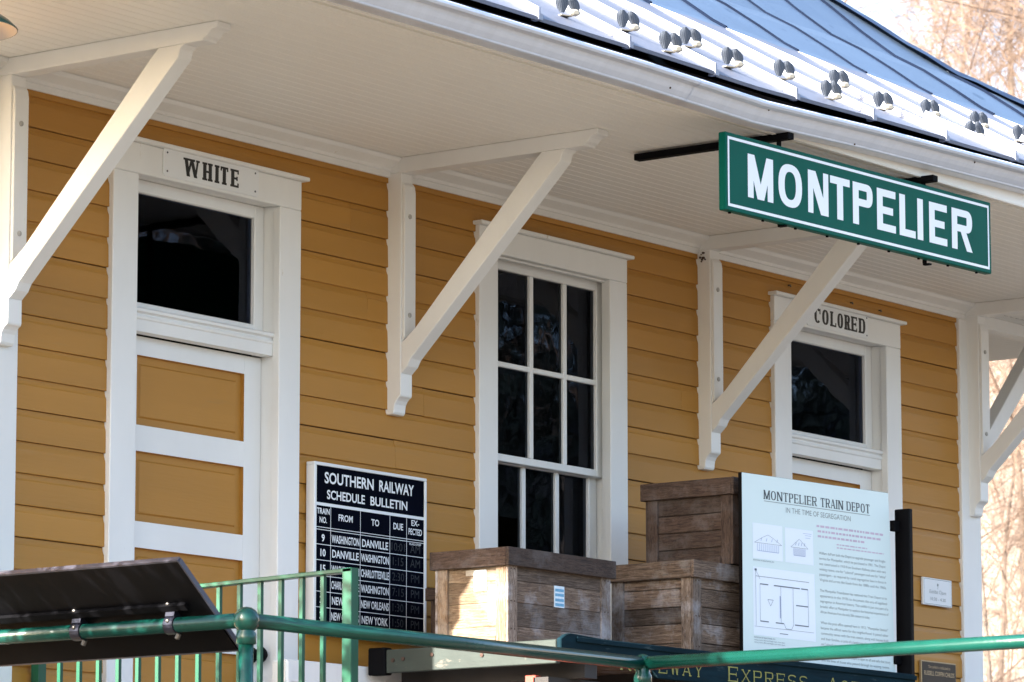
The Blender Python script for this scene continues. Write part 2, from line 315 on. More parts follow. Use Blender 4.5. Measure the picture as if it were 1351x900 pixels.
# ================================================================== GROUND, DECK
def gh(x, y):
    r = math.hypot(x-14, y+2); t = max(0, min(1, (r-24)/70)); t = t*t*(3-2*t)
    a = math.atan2(y+10.4, x); side = .62+.38*math.cos(a-math.radians(20)) ; lump = .8*math.sin(x*.07+1)*math.cos(y*.06)+.5*math.sin(x*.17+y*.13)
    west = 1.0 if x > 0 else max(.15, 1+x/40)
    front = 0
    return -1.3+t*((19*side+front)*west+lump)
b = MB(); N = 110; xs = []
for i in range(N+1):
    t = (i/N)*2-1; xs.append(14+math.copysign(abs(t)**2.2, t)*900+t*20)
for j in range(N+1):
    for i in range(N+1):
        X, Y = xs[i], xs[j]-14; b.v.append((X, Y, gh(X, Y)))
hb = MB(); hb.v = list(b.v); fb = MB(); fb.v = list(b.v)
for j in range(N):
    for i in range(N):
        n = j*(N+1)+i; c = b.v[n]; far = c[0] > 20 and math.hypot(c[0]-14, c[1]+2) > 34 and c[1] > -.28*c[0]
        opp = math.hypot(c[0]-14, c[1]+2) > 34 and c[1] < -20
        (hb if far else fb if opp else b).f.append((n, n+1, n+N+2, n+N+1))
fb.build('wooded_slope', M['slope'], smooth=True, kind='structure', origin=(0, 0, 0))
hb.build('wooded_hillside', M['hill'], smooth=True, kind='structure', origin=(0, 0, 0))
b.build('ground', M['ground'], smooth=True, kind='structure', origin=(0, 0, 0))
DK = 0.40
b = MB()
b.box(8.2, 20.5, -1.78, -.02, DK-.06, DK); b.box(12.40, 20.5, -4.9, -1.785, DK-.06, DK)
for px, py in ((8.4, -1.6), (12.6, -1.7), (16, -1.6), (20.3, -1.6), (12.6, -4.7), (16, -4.7), (20.3, -4.7)): b.box(px-.09, px+.09, py-.09, py+.09, -1.35, DK-.062)
b.build('platform_deck', M['deck'], kind='structure', origin=(0, 0, 0))

# ================================================================== DEPOT
XL, XR, YB = 10.76, 17.684, 5.0
ZS = 3.34
depot = thing('train_depot', (14.22, 0, DK), 'ochre clapboard train depot with white trim, deep bracketed eaves and metal hip roof', 'train station')
def door_x(k): return 11.423 + k*4.4445
# openings x0,x1,z0,z1 in the wall
OPEN = [(11.56, 12.385, DK, 3.040), (13.787, 14.640, 1.42, 3.040), (16.0045, 16.8295, DK, 3.040)]
# wall core behind the boards
b = MB(); y0, y1 = .0, .11; xs = [XL+.02]+[q for o in OPEN for q in (o[0]-.01, o[1]+.01)]+[XR-.02]
for i in range(0, len(xs), 2): b.box(xs[i], xs[i+1], y0, y1, DK-.3, 3.36)
for o in OPEN:
    b.box(o[0]-.01, o[1]+.01, y0, y1, o[3]+.01, 3.36)
    if o[2] > DK: b.box(o[0]-.01, o[1]+.01, y0, y1, DK-.3, o[2]-.01)
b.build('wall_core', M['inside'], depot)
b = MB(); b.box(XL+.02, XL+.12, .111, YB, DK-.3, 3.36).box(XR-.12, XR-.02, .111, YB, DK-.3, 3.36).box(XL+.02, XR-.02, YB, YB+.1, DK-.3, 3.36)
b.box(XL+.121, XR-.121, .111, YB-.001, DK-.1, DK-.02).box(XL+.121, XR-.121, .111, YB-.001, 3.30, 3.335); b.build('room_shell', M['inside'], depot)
# siding boards, one by one
def siding_prof(zb, zt):
    return [(-.0045, zt), (-.0055, zt-.010), (-.0085, zt-.020), (-.0120, zt-.027), (-.0128, zt-.034), (-.0140, zb+.003), (-.0132, zb), (0.0, zb), (0.0, zt)]
E_ = .115; Z1 = 3.2421; rows = []
zt = 3.30; zb = Z1
while zb > DK-.2:
    rows.append((zb, zt)); zt = zb-.0014; zb -= E_
segs_full = [(10.935, 17.512)]
def spans(zb, zt):
    out = [10.935]
    for (a, c, z0, z1) in ((11.425, 12.508, -9, 3.160), (13.661, 14.710, 1.33, 3.160), (15.871, 16.953, -9, 3.160)):
        if zt <= z1+.03 and zb >= z0: out += [a, c]
    out.append(17.512); return [(out[i], out[i+1]) for i in range(0, len(out), 2)]
for zb, zt in rows:
    pieces = []
    for a, c in spans(zb, zt):
        if c-a > 1.0 and random.random() < .28: q = random.uniform(a+.3, c-.3); pieces += [(a, q-.0006), (q+.0006, c)]
        else: pieces.append((a, c))
    for a, c in pieces:
        dz = random.uniform(-.0015, .0015)
        MB().prism([(y+random.uniform(-.0006, .0006), z+dz) for y, z in siding_prof(zb, zt)], 'x', a, c).build('siding_board', M['ochre'], depot)
# end-wall siding (left end, turned away) and corner boards
b = MB()
for zb, zt in rows: b.prism([(XL+.02+y, z) for y, z in siding_prof(zb, zt)], 'y', .10, YB)
b.build('end_wall_siding', M['ochre'], depot, kind='stuff')
for (a, c) in ((XL, XL+.175), (XR-.175, XR)):
    MB().box(a, c, -.030, 0, DK-.25, 3.262).build('corner_board', M['white'], depot, bevel=.004)
MB().box(XL-.004, XL+.018, .002, .12, DK-.25, 3.262).build('corner_board', M['white'], depot, bevel=.004)
MB().box(XR-.018, XR+.004, .002, .12, DK-.25, 3.262).build('corner_board', M['white'], depot, bevel=.004)
# frieze + crown mould
FR = [(0, 3.262), (-.022, 3.262), (-.022, 3.286), (-.030, 3.288), (-.033, 3.300), (-.046, 3.308), (-.072, 3.322), (-.080, 3.338), (0, 3.338)]
MB().prism(FR, 'x', XL-.08, XR+.08).build('crown_moulding', M['white'], depot)
MB().prism([(XL+.02-(-y), z) for y, z in FR][::-1], 'y', -.02, YB).build('crown_moulding', M['white'], depot)
MB().prism([(XR-.02-y, z) for y, z in FR], 'y', -.02, YB).build('crown_moulding', M['white'], depot)
# soffit boards with grooves
EX0, EX1, EY0, EY1 = 9.17, 19.27, -1.565, YB+1.565
def sag(x): return -.010*max(0, 1-abs(x-13.3)/.8)+.023*max(0, min(x, 15.7)-13.3)
def soffit(name, a0, a1, c0, c1, axis):
    p = []; q = a0; w = .055
    while q < a1-.001:
        e = min(q+w, a1); p += [(q, ZS+.005), (q+.003, ZS), (e-.003, ZS), (e, ZS+.005)]; q = e
    MB().strip(p, axis, c0, c1).build(name, M['soffit'], depot, kind='stuff')
soffit('soffit_boards', EY0, 0, EX0, EX1, 'x')
soffit('soffit_boards', XR-.02, EX1, .0005, EY1, 'y'); soffit('soffit_boards', EX0, XL+.02, .0005, EY1, 'y')
MB().box(EX0+.02, EX1-.02, EY0+.045, EY0+.065, ZS-.010, ZS-.001).build('soffit_trim', M['soffit'], depot)
MB().box(EX0+.02, EX1-.02, EY0+.002, EY0+.020, ZS-.012, ZS-.001).build('soffit_trim', M['soffit'], depot)
# fascia; gap shade over the gutter is put into the dark boards' colour
b = MB(); b.box(EX0+.01, EX1-.01, EY1-.02, EY1, ZS+.002, 3.47).box(EX0, EX0+.009, EY0, EY1, ZS+.002, 3.47).box(EX1-.009, EX1, EY0, EY1, ZS+.002, 3.47).box(EX0+.01, EX1-.01, EY0+.001, EY0+.02, 3.405, 3.468)
b.build('fascia', M['dark'], depot)
MB().box(EX0+.01, EX1-.01, EY0, EY0+.02, ZS-.008, 3.4045).build('fascia', M['soffit'], depot)
# gutter swept round the eaves
GP = [(.002, 3.430), (.002, 3.335), (.056, 3.335), (.063, 3.338), (.065, 3.345), (.069, 3.350), (.079, 3.364), (.090, 3.380), (.099, 3.396), (.104, 3.408), (.106, 3.411), (.114, 3.411), (.124, 3.414), (.129, 3.421), (.129, 3.433), (.122, 3.441), (.112, 3.442), (.108, 3.436), (.106, 3.425), (.098, 3.400), (.010, 3.345)]
GP = [(.002, 3.405), (.002, 3.332), (.056, 3.332), (.062, 3.335), (.064, 3.341), (.068, 3.345), (.080, 3.358), (.090, 3.371), (.096, 3.383), (.098, 3.386), (.112, 3.386), (.124, 3.389), (.131, 3.397), (.131, 3.406), (.123, 3.413), (.110, 3.414), (.105, 3.405), (.100, 3.39), (.01, 3.343)]
b = MB(); n0 = len(GP)
ring = [(EX0, EY0, -1, -1)]+[(x_, EY0, 0, -1) for x_ in (10.2, 11.2, 12.5, 12.9, 13.3, 13.7, 14.1, 14.7, 15.3, 15.7, 17, 18)]+[(EX1, EY0, 1, -1), (EX1, EY1, 1, 1), (EX0, EY1, -1, 1)]
for (cx, cy, sx, sy) in ring:
    g_ = sag(cx) if cy == EY0 and cx > EX0 and cx < 18.5 else (0 if cx < 18.5 else .03)
    for o, z in GP: b.v.append((cx+sx*o, cy+sy*o, z+g_))
R_N = len(ring)
for k in range(R_N):
    for i in range(n0-1): j = (k+1) % R_N; b.f.append((k*n0+i, k*n0+i+1, j*n0+i+1, j*n0+i))
gut = b.build('gutter', M['gutterm'], depot)
for gx in (10.1, 11.3, 12.6, 14.0, 15.45, 16.9):
    MB().box(gx-.012, gx+.012, EY0-.118, EY0-.004, 3.398+sag(gx), 3.403+sag(gx)).build('gutter_strap', M['gutterm'], gut)
for gx in (12.86, 16.05):
    b = MB()
    for t_ in (-.02, .02):
        for o, z in GP[1:15]: b.v.append((gx+t_, EY0-o-.0015, z-.0012+sag(gx)))
    for i in range(13): b.f.append((i, i+1, 14+i+1, 14+i))
    b.build('gutter_joint', M['gutterm'], gut)
for gx, q in ((12.71, 6), (13.35, 9), (14.02, 4), (14.9, 8)):   # dead wasps and grit stuck to the gutter
    o, z = GP[q]; MB().sphere((gx, EY0-o-.001, z+sag(gx)), .004, 6).build('grit', M['rust'], gut)

# ---------- roof
RX0, RX1, RY0, RY1 = EX0-.075, EX1-.10, -1.66, YB+1.66
PROF = [(0, 3.468), (.36, 3.675), (.72, 3.883), (.95, 4.016), (1.08, 4.096), (1.15, 4.138), (1.29, 4.240), (1.46, 4.358), (1.62, 4.450), (1.80, 4.590), (2.0, 4.760), (2.12, 4.855), (3.0, 5.60), (4.16, 6.58)]
def rz(d):
    for (a, za), (c, zc) in zip(PROF, PROF[1:]):
        if d <= c: return za+(zc-za)*(d-a)/(c-a)
    return PROF[-1][1]
seamx = [15.247+.5625*k for k in range(-11, 8)]; seamx = [x for x in seamx if RX0+.1 < x < RX1-.1]
edges = [RX0]+seamx+[RX1]
roofroot = MB().box(RX0+.1, RX1-.1, RY0+.09, RY1-.09, 3.442, 3.460).build('roof', M['dark'], depot)
DMAX = 4.16
for i in range(len(edges)-1):
    a, c = edges[i]+.001, edges[i+1]-.001
    ds = sorted(set([d for d, z in PROF]+[min(DMAX, max(0, q)) for q in (a-RX0, c-RX0, RX1-a, RX1-c)]))
    b = MB(); up_ = MB(); prev = None; jit = random.uniform(-.004, .004)
    for d in ds:
        xa, xc = max(a, RX0+d), min(c, RX1-d)
        if xa > xc: 
            break
        row = [(xa+(xc-xa)*t, RY0+d, rz(d)+.0025*math.sin(3*t*math.pi+i)*min(1, d*3)+(jit+sag(xa+(xc-xa)*t)*.6 if d == 0 else 0)) for t in (0, .25, .5, .75, 1)]
        if prev:
            tgt = b if d <= 1.0801 else up_
            n = len(tgt.v); tgt.v += prev+row
            for k in range(4): tgt.f.append((n+k, n+k+1, n+6+k, n+5+k))
        else:
            low = [(x, y+.002, z-.014) for x, y, z in row]; n = len(b.v); b.v += low+row
            for k in range(4): b.f.append((n+k, n+k+1, n+6+k, n+5+k))
        prev = row
    b.build('apron_panel', M['apron'], roofroot)
    if up_.v: up_.build('roof_panel', M['upper'], roofroot)
for x in seamx:
    dm = min(x-RX0, RX1-x, DMAX); ds = [d for d, z in PROF if d < dm-.02]+[dm-.02]
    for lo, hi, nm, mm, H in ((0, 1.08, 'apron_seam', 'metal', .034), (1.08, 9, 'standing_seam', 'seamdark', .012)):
        b = MB(); dd = [d for d in ds if lo-.001 <= d <= hi+.001]
        if len(dd) < 2: continue
        for d in dd:
            w = .007; z = rz(d)+(sag(x)*.6 if d == 0 else 0); H_ = H*((.08 if d > 1.05 else .62 if d > .9 else 1) if lo == 0 else 1)
            b.v += [(x-w, RY0+d, z-.004), (x-w*.7, RY0+d, z+H_), (x+w*.7, RY0+d, z+H_), (x+w, RY0+d, z-.004)]
        for k in range(len(dd)-1):
            for q in range(3): b.f.append((4*k+q, 4*k+q+1, 4*k+q+5, 4*k+q+4))
        b.f.append((0, 1, 2, 3)); e = 4*(len(dd)-1); b.f.append((e+3, e+2, e+1, e))
        if lo == 0: b.box(x-.012, x+.0125, RY0-.005, RY0+.03, 3.455+sag(x)*.6, 3.478+sag(x)*.6)   # folded end lapping the drip edge
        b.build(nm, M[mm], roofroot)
# end slopes and back slope (turned away): sheet with seams
b = MB()
for (sx, bx) in ((1, RX0), (-1, RX1)):
    for (d0, z0), (d1, z1) in zip(PROF, PROF[1:]): b.quad((bx+sx*d0, RY0+d0, z0), (bx+sx*d0, RY1-d0, z0), (bx+sx*d1, RY1-d1, z1), (bx+sx*d1, RY0+d1, z1))
    yy = RY0+.5
    while yy < RY1-.4:
        dm = min(yy-RY0, RY1-yy)
        for (d0, z0), (d1, z1) in zip(PROF, PROF[1:]):
            if d1 <= dm: b.quad((bx+sx*d0, yy, z0-.002), (bx+sx*d1, yy, z1-.002), (bx+sx*d1, yy, z1+.03), (bx+sx*d0, yy, z0+.03))
        yy += .5625
for (d0, z0), (d1, z1) in zip(PROF, PROF[1:]): b.quad((RX0+d0, RY1-d0, z0), (RX1-d0, RY1-d0, z0), (RX1-d1, RY1-d1, z1), (RX0+d1, RY1-d1, z1))
b.build('far_slopes', M['upper'], roofroot)
for (bx, sx) in ((RX0, 1), (RX1, -1)):
    pts = []; d = .02
    b = MB(); k = 0
    while d < DMAX:
        c = Vector((bx+sx*d, RY0+d, rz(d)+.022+.003*math.sin(d*37))); s = Vector((sx*.5, -.5, 0)).normalized()   # across the hip
        wob = 1+.12*math.sin(d*29)
        b.v += [tuple(c-s*.075*wob+Vector((0, 0, -.034))), tuple(c-s*.03), tuple(c+s*.03), tuple(c+s*.075*wob+Vector((0, 0, -.034)))]
        if k:
            for q in range(3): n = 4*(k-1)+q; b.f.append((n, n+1, n+5, n+4))
        k += 1; d += .06
    b.build('hip_cap', M['cap'], roofroot, smooth=False)

# ---------- snow guards (parts of the roof)
def leaf(mb, cx, cz, w, h, y, lean):
    n = len(mb.v); R_, C_ = 6, 4
    for i in range(R_+1):
        t = i/R_; ww = w*(.30+.70*math.sin(math.pi/2*t/.6) if t < .6 else math.sqrt(max(.02, 1-((t-.6)/.42)**2)))
        for j in range(C_+1):
            u = j/C_*2-1; mb.v.append((cx+u*ww/2+lean*(t-.5)*h, y-.006*(1-u*u)-.012*t, cz+(t-.5)*h))
    for i in range(R_):
        for j in range(C_): a = n+i*(C_+1)+j; mb.f.append((a, a+1, a+C_+2, a+C_+1))
def guard(x, y):
    z = rz(y-RY0); o = Vector((x, y, z))
    base = MB().box(x-.028, x+.034, y-.012, y+.055, z+.002, z+.006)
    g = base.build('snow_guard', M['guardpad'], roofroot, origin=o)
    return g
g0 = None
GPOS = [(12.23, -1.51), (12.74, -1.42), (12.76, -1.60), (13.26, -1.35), (13.31, -1.51), (13.83, -1.41), (13.97, -1.54), (14.57, -1.20), (14.59, -1.40), (15.28, -1.21), (15.31, -1.41), (15.86, -1.11), (16.25, -1.10), (11.62, -1.45), (11.1, -1.52)]
b = MB(); x, y = GPOS[0]; z = rz(y-RY0)
def guard_mesh():
    b = MB()
    b.box(-.022, .030, -.010, .050, .002, .006)
    # light rounded lobe standing in front
    n = len(b.v); K = 12
    for i, (q, dy) in enumerate(((.55, .010), (1.0, .003), (.92, -.005), (.5, -.010))):
        for k in range(K): t = 2*math.pi*k/K; b.v.append((.026+.024*q*math.cos(t), -.028+dy, .014+.014*q*math.sin(t)))
    for i in range(3):
        for k in range(K): j = (k+1) % K; b.f.append((n+i*K+k, n+i*K+j, n+(i+1)*K+j, n+(i+1)*K+k))
    b.f.append(tuple(n+3*K+k for k in range(K))); b.f.append(tuple(n+k for k in range(K-1, -1, -1)))
    return b
proto = None; sm = (rz(.3)-rz(.1))/.2; ang = math.atan(sm)
for i, (x, y) in enumerate(GPOS):
    z = rz(y-RY0)+.002
    if proto is None:
        g = guard_mesh().build('snow_guard', M['guardpad'], None, origin=(0, 0, 0)); g.parent = roofroot
        m1 = MB(); leaf(m1, -.022, .050, .050, .056, -.010, -.10)
        l1 = m1.build('guard_wing', M['guard'], None, origin=(0, 0, 0), smooth=True)
        # keep within three levels: wings joined into the guard as a second material
        me = g.data; me.materials.append(M['guard'])
        m2 = MB(); leaf(m2, -.030, .042, .060, .066, -.016, -.15); leaf(m2, .026, .044, .056, .064, -.012, -.55)
        vs = [v.co[:] for v in me.vertices]+[tuple(v) for v in m2.v]; fs = [tuple(p.vertices) for p in me.polygons]; nf = len(fs); nb = len(me.vertices)
        fs += [tuple(nb+q for q in f) for f in m2.f]
        nm = bpy.data.meshes.new('snow_guard'); nm.from_pydata(vs, [], fs); nm.materials.append(M['guardpad']); nm.materials.append(M['guard'])
        for k, p in enumerate(nm.polygons):
            if k >= nf: p.material_index = 1; p.use_smooth = True
        nm.update(); g.data = nm; bpy.data.objects.remove(l1); proto = g; o = g
    else: o = proto.copy(); COL.objects.link(o); o.parent = roofroot
    o.location = Vector((x, y, z))-wpos(roofroot); o.rotation_euler = (ang*.15, 0, -.35); o.scale = (.98, 1.0, .98)

# ---------- brackets
def bracket_parts():
    T = .075
    post = [(0, 2.302), (-.040, 2.302), (-.046, 2.312), (-.047, 2.325), (-.050, 2.342), (-.058, 2.356), (-.068, 2.366), (-.078, 2.372), (-.080, 2.380), (-.080, 2.459), (-.080, 3.277), (0, 3.277)]
    o = MB().prism(post, 'x', 0, T).build('bracket', M['white'], depot, origin=(0, 0, 0), bevel=.0025)
    arm = [(.0, 3.2772), (-.970, 3.2772), (-.982, 3.281), (-.994, 3.292), (-1.004, 3.306), (-1.020, 3.314), (-1.040, 3.320), (-1.046, 3.330), (-1.046, 3.3392), (0, 3.3392)]
    arm2 = [(.0, 3.2772), (-.985, 3.2772), (-.985, 3.284), (-1.0, 3.292), (-1.012, 3.306), (-1.026, 3.314), (-1.048, 3.316), (-1.048, 3.3392), (0, 3.3392)]
    MB().prism(arm2, 'x', 0.001, T-.001).build('arm', M['white'], o, origin=(0, 0, 0), bevel=.0025)
    br = [(-.0802, 2.462), (-.112, 2.490), (-.128, 2.518), (-.868, 3.232), (-.876, 3.262), (-.898, 3.2768), (-.775, 3.2768), (-.745, 3.250), (-.150, 2.640), (-.100, 2.600), (-.0802, 2.588)]
    MB().prism(br, 'x', .002, T-.002).build('brace', M['white'], o, origin=(0, 0, 0), bevel=.0025)
    up = [(-.0802, 2.592), (-.094, 2.606), (-.094, 3.20), (-.090, 3.225), (-.0802, 3.24)]
    MB().prism(up, 'x', .006, T+.003).build('backing_strip', M['white'], o, origin=(0, 0, 0), bevel=.002)
    for bz in (2.70, 3.10):
        MB().lathe((T/2, -.094, bz), [(.010, 0), (.010, -.004), (.005, -.006), (.0001, -.006)], 10, 'y').build('bolt', M['paintbolt'], o, origin=(0, 0, 0))
    return o
br0 = bracket_parts(); first = True
W0 = wpos(depot)
for (bx, by, rot) in ((10.808, -.030, 0), (13.080, -.016, 0), (15.284, -.016, 0), (17.576, -.030, 0), (XR+.005, .075+.0, math.pi/2), (XR+.005, 2.5, math.pi/2), (XR+.005, 4.9, math.pi/2), (XL-.005, .09, -math.pi/2), (XL-.005, 2.5, -math.pi/2)):
    o = br0 if first else copy_tree(br0, depot); first = False
    o.location = Vector((bx, by+.016 if rot == 0 else by, 0))-W0; o.rotation_euler = (0, 0, rot)

# ---------- casings
def casing(x0, x1, xi0, xi1, zh, zt, z0, plinth=True):
    yf = -.035
    c = MB().box(x0, xi0, yf, 0, z0, zh).build('casing', M['white'], depot, bevel=.003)
    MB().box(xi1, x1, yf, 0, z0, zh).build('casing', M['white'], depot, bevel=.003)
    MB().box(x0, x1, yf-.001, 0, zh+.0005, zt-.016).build('head_casing', M['white'], depot, bevel=.003)
    MB().box(x0-.018, x1+.022, yf-.026, 0, zt-.0155, zt).build('drip_cap', M['white'], depot, bevel=.003)
DOORS = []
for k in (0, 1):
    dx = k*4.4445
    casing(11.423+dx, 12.510+dx, 11.562+dx, 12.381+dx, 3.040, 3.172, DK)
    # jambs
    xa, xb = 11.556+dx, 12.390+dx
    b = MB(); b.box(xa-.03, xa, -.02, .11, DK, 3.045).box(xb, xb+.03, -.02, .11, DK, 3.045).box(xa-.03, xb+.03, -.02, .11, 3.046, 3.07); b.build('jamb', M['white'], depot)
    # transom sash and glass
    t = MB(); gx0, gx1, gz0, gz1 = 11.612+dx, 12.333+dx, 2.577, 2.994
    t.box(xa+.001, gx0, .052, .095, 2.500, 3.045).box(gx1, xb-.001, .052, .095, 2.500, 3.045).box(gx0, gx1, .053, .094, gz1, 3.045).box(gx0, gx1, .053, .094, 2.500, gz0)
    ts = t.build('transom_sash', M['white'], depot, bevel=.004)
    MB().box(gx0-.004, gx1+.004, .070, .074, gz0-.004, gz1+.004).build('pane', M['glass'], ts)
    # moulded transom bar
    bar = [(.05, 2.455), (.0, 2.455), (.0, 2.500), (-.006, 2.503), (-.006, 2.512), (.004, 2.518), (.004, 2.524), (-.010, 2.529), (-.010, 2.541), (.01, 2.548), (.052, 2.552)]
    MB().prism(bar, 'x', xa+.0005, xb-.0005).build('transom_bar', M['white'], depot, bevel=.0015)
    # door leaf: stiles, rails, ochre panels
    yd = .062
    dr = MB(); dr.box(xa+.003, 11.672+dx, yd, yd+.045, DK+.01, 2.450).build
    d = MB(); d.box(xa+.003, 11.672+dx, yd, yd+.045, DK+.01, 2.451).box(12.290+dx, xb-.003, yd, yd+.045, DK+.01, 2.451)
    zs = [2.380-.361*i for i in range(5)]; prev = 2.451
    for z in zs: d.box(11.672+dx, 12.290+dx, yd+.0006, yd+.0445, z, prev); prev = z-.263
    d.box(11.672+dx, 12.290+dx, yd+.0006, yd+.0445, DK+.01, prev)
    door = d.build('door', M['white'], depot)
    for z in zs:
        p = MB(); x0, x1, z0, z1 = 11.672+dx, 12.290+dx, z-.263, z
        def ringq(ix, yy, ix2, yy2):
            A = [(x0+ix, yy, z0+ix), (x1-ix, yy, z0+ix), (x1-ix, yy, z1-ix), (x0+ix, yy, z1-ix)]; B = [(x0+ix2, yy2, z0+ix2), (x1-ix2, yy2, z0+ix2), (x1-ix2, yy2, z1-ix2), (x0+ix2, yy2, z1-ix2)]
            for i in range(4): j = (i+1) % 4; p.quad(A[i], A[j], B[j], B[i])
            return B
        ringq(0, yd+.001, .0005, yd+.018); ringq(.0005, yd+.018, .030, yd+.019); B = ringq(.030, yd+.019, .036, yd+.013); p.quad(*B)
        p.build('door_panel', M['ochre'], door)
    kb = MB(); kb.lathe((12.345+dx, yd-.002, 1.30), [(.030, 0), (.030, -.006), (.010, -.010), (.010, -.030), (.026, -.038), (.030, -.052), (.020, -.064), (.0001, -.066)], 16, 'y'); kb.build('door_knob', M['black'], door, smooth=True)
    MB().box(xa, xb, -.06, .10, DK-.001, DK+.014).build('threshold', M['dark'], depot)
    DOORS.append(door)

# ---------- window
casing(13.659, 14.712, 13.787, 14.584, 3.051, 3.172, 1.42)
MB().box(13.62, 14.75, -.075, .03, 1.372, 1.4195).build('window_sill', M['white'], depot, bevel=.004)
b = MB(); wa, wb = 13.787, 14.640
b.box(wa-.03, wa-.012, -.02, .11, 1.42, 3.06).box(wb, wb+.02, -.005, .11, 1.42, 3.06).box(14.586, wb+.001, -.012, .012, 1.42, 3.06).box(wa-.011, 14.585, -.010, .014, 3.041, 3.0505)
b.box(wa-.012, wb, .001, .11, 3.052, 3.07); b.box(wb-.012, wb-.0005, .014, .030, 1.42, 3.05); b.build('window_frame', M['white'], depot, bevel=.002)
def sash(name, x0, x1, gx0, gx1, z0, gz0, gz1, z1, yf, mx, mz):
    s = MB(); s.box(x0, gx0, yf, yf+.034, z0, z1).box(gx1, x1, yf, yf+.034, z0, z1).box(gx0, gx1, yf+.0005, yf+.0335, z0, gz0).box(gx0, gx1, yf+.0005, yf+.0335, gz1, z1)
    so = s.build(name, M['white'], depot, bevel=.003)
    m = 0.013
    for x in mx: MB().box(x-m, x+m, yf+.003, yf+.030, gz0, gz1).build('muntin', M['white'], so, bevel=.003)
    bx = [gx0]+[q for x in mx for q in (x-m, x+m)]+[gx1]
    for z in mz:
        for i in range(0, len(bx), 2): MB().box(bx[i], bx[i+1], yf+.0035, yf+.0295, z-m+.002, z+m-.002).build('muntin', M['white'], so, bevel=.003)
    xs = [gx0]+list(mx)+[gx1]; zs = [gz0]+list(mz)+[gz1]
    for i in range(len(xs)-1):
        for j in range(len(zs)-1):
            t = random.uniform(-.0012, .0012)
            MB().quad((xs[i], yf+.016+t, zs[j]), (xs[i+1], yf+.016-t, zs[j]), (xs[i+1], yf+.016-t*.5, zs[j+1]), (xs[i], yf+.016+t*.5, zs[j+1])).build('pane', M['glass'], so)
    return so
sash('upper_sash', 13.782, 14.628, 13.835, 14.580, 2.203, 2.234, 3.008, 3.0505, .035, (14.118, 14.357), (2.610,))
sash('lower_sash', 13.782, 14.628, 13.835, 14.574, 1.4205, 1.49, 2.200, 2.236, .072, (14.113, 14.350), (1.84,))
# dim curtain-ish room divider so the dark room keeps some depth
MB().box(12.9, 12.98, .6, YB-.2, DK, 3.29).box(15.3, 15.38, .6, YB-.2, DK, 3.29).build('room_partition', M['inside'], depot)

# ================================================================== DOOR SIGNS
s = thing('door_sign', (11.965, -.036, 3.10), 'white plate reading WHITE, screwed over the left door', 'sign')
b = MB(); x0, x1, z0, z1, c = 11.690, 12.244, 3.052, 3.163, .010
b.prism([(x0+c, z0), (x1-c, z0), (x1, z0+c), (x1, z1-c), (x1-c, z1), (x0+c, z1), (x0, z1-c), (x0, z0+c)], 'y', -.041, -.0365); b.build('plate', M['plate'], s, bevel=.001)
letter_parts([('W', 11.808, 11.892), ('H', 11.916, 11.967), ('I', 11.987, 12.000), ('T', 12.017, 12.062), ('E', 12.079, 12.124)], 3.070, .069, -.0416, M['letterb'], s, tv=.28, th=.12, serif=.13)
for sx, sz in ((x0+.022, z0+.02), (x0+.022, z1-.02), (x1-.022, z0+.02), (x1-.022, z1-.02)): MB().lathe((sx, -.0412, sz), [(.004, 0), (.004, -.0015), (.0001, -.002)], 8, 'y').build('screw', M['edgegrey'], s)
s = thing('door_sign', (16.40, -.036, 3.10), 'white plate reading COLORED, over the right door and half behind a brace', 'sign')
x0, x1 = 16.130, 16.657; b = MB()
b.prism([(x0+c, z0), (x1-c, z0), (x1, z0+c), (x1, z1-c), (x1-c, z1), (x0+c, z1), (x0, z1-c), (x0, z0+c)], 'y', -.041, -.0365); b.build('plate', M['plate'], s, bevel=.001)
letter_parts([(c_, a_+.010, b_+.010) for c_, a_, b_ in [('C', 16.183, 16.235), ('O', 16.249, 16.304), ('L', 16.320, 16.369), ('O', 16.379, 16.429), ('R', 16.442, 16.488), ('E', 16.500, 16.550), ('D', 16.566, 16.622)]], 3.071, .070, -.0416, M['letterb'], s, tv=.28, th=.12, serif=.12)
for sx, sz in ((x1-.012, z0+.014), (x1-.012, z1-.014)): MB().lathe((sx, -.0412, sz), [(.004, 0), (.004, -.0015), (.0001, -.002)], 8, 'y').build('screw', M['edgegrey'], s)
# small cup hooks left in the siding
for hx, hz in ((16.02, 3.222), (16.33, 3.226), (16.55, 3.212), (16.80, 3.208)):
    MB().tube([(hx, -.012, hz), (hx, -.024, hz), (hx, -.026, hz-.008)], .004, 6).build('cup_hook', M['bolt'], depot)

# ================================================================== STATION SIGN
T = .0118; xc = 14.12; s = thing('station_sign', (xc, -1.58, 3.28), 'long green hanging sign reading MONTPELIER in white capitals under the gutter', 'sign')
def tz(x): return T*(x-xc)
def tilted(mb, x0, x1, y0, y1, z0, z1):
    mb.box(x0, x1, y0, y1, 0, 1); n = len(mb.v)-8
    for i in range(8): v = mb.v[n+i]; mb.v[n+i] = (v[0], v[1], (z0 if v[2] == 0 else z1)+tz(v[0]))
b = MB(); tilted(b, 13.146, 15.130, -1.600, -1.566, 2.977, 3.280); b.build('sign_board', M['signgreen'], s, bevel=.003)
b = MB(); xa, xb, za, zb, w = 13.158, 15.112, 2.993, 3.264, .011
for q in ((xa, xb, za, za+w), (xa, xb, zb-w, zb), (xa, xa+w, za+w+.0002, zb-w-.0002), (xb-w, xb, za+w+.0002, zb-w-.0002)):
    mbq = [(q[0], -1.6012, q[2]+tz(q[0])), (q[1], -1.6012, q[2]+tz(q[1])), (q[1], -1.6012, q[3]+tz(q[1])), (q[0], -1.6012, q[3]+tz(q[0]))]; b.quad(*mbq)
b.build('border', M['letter'], s)
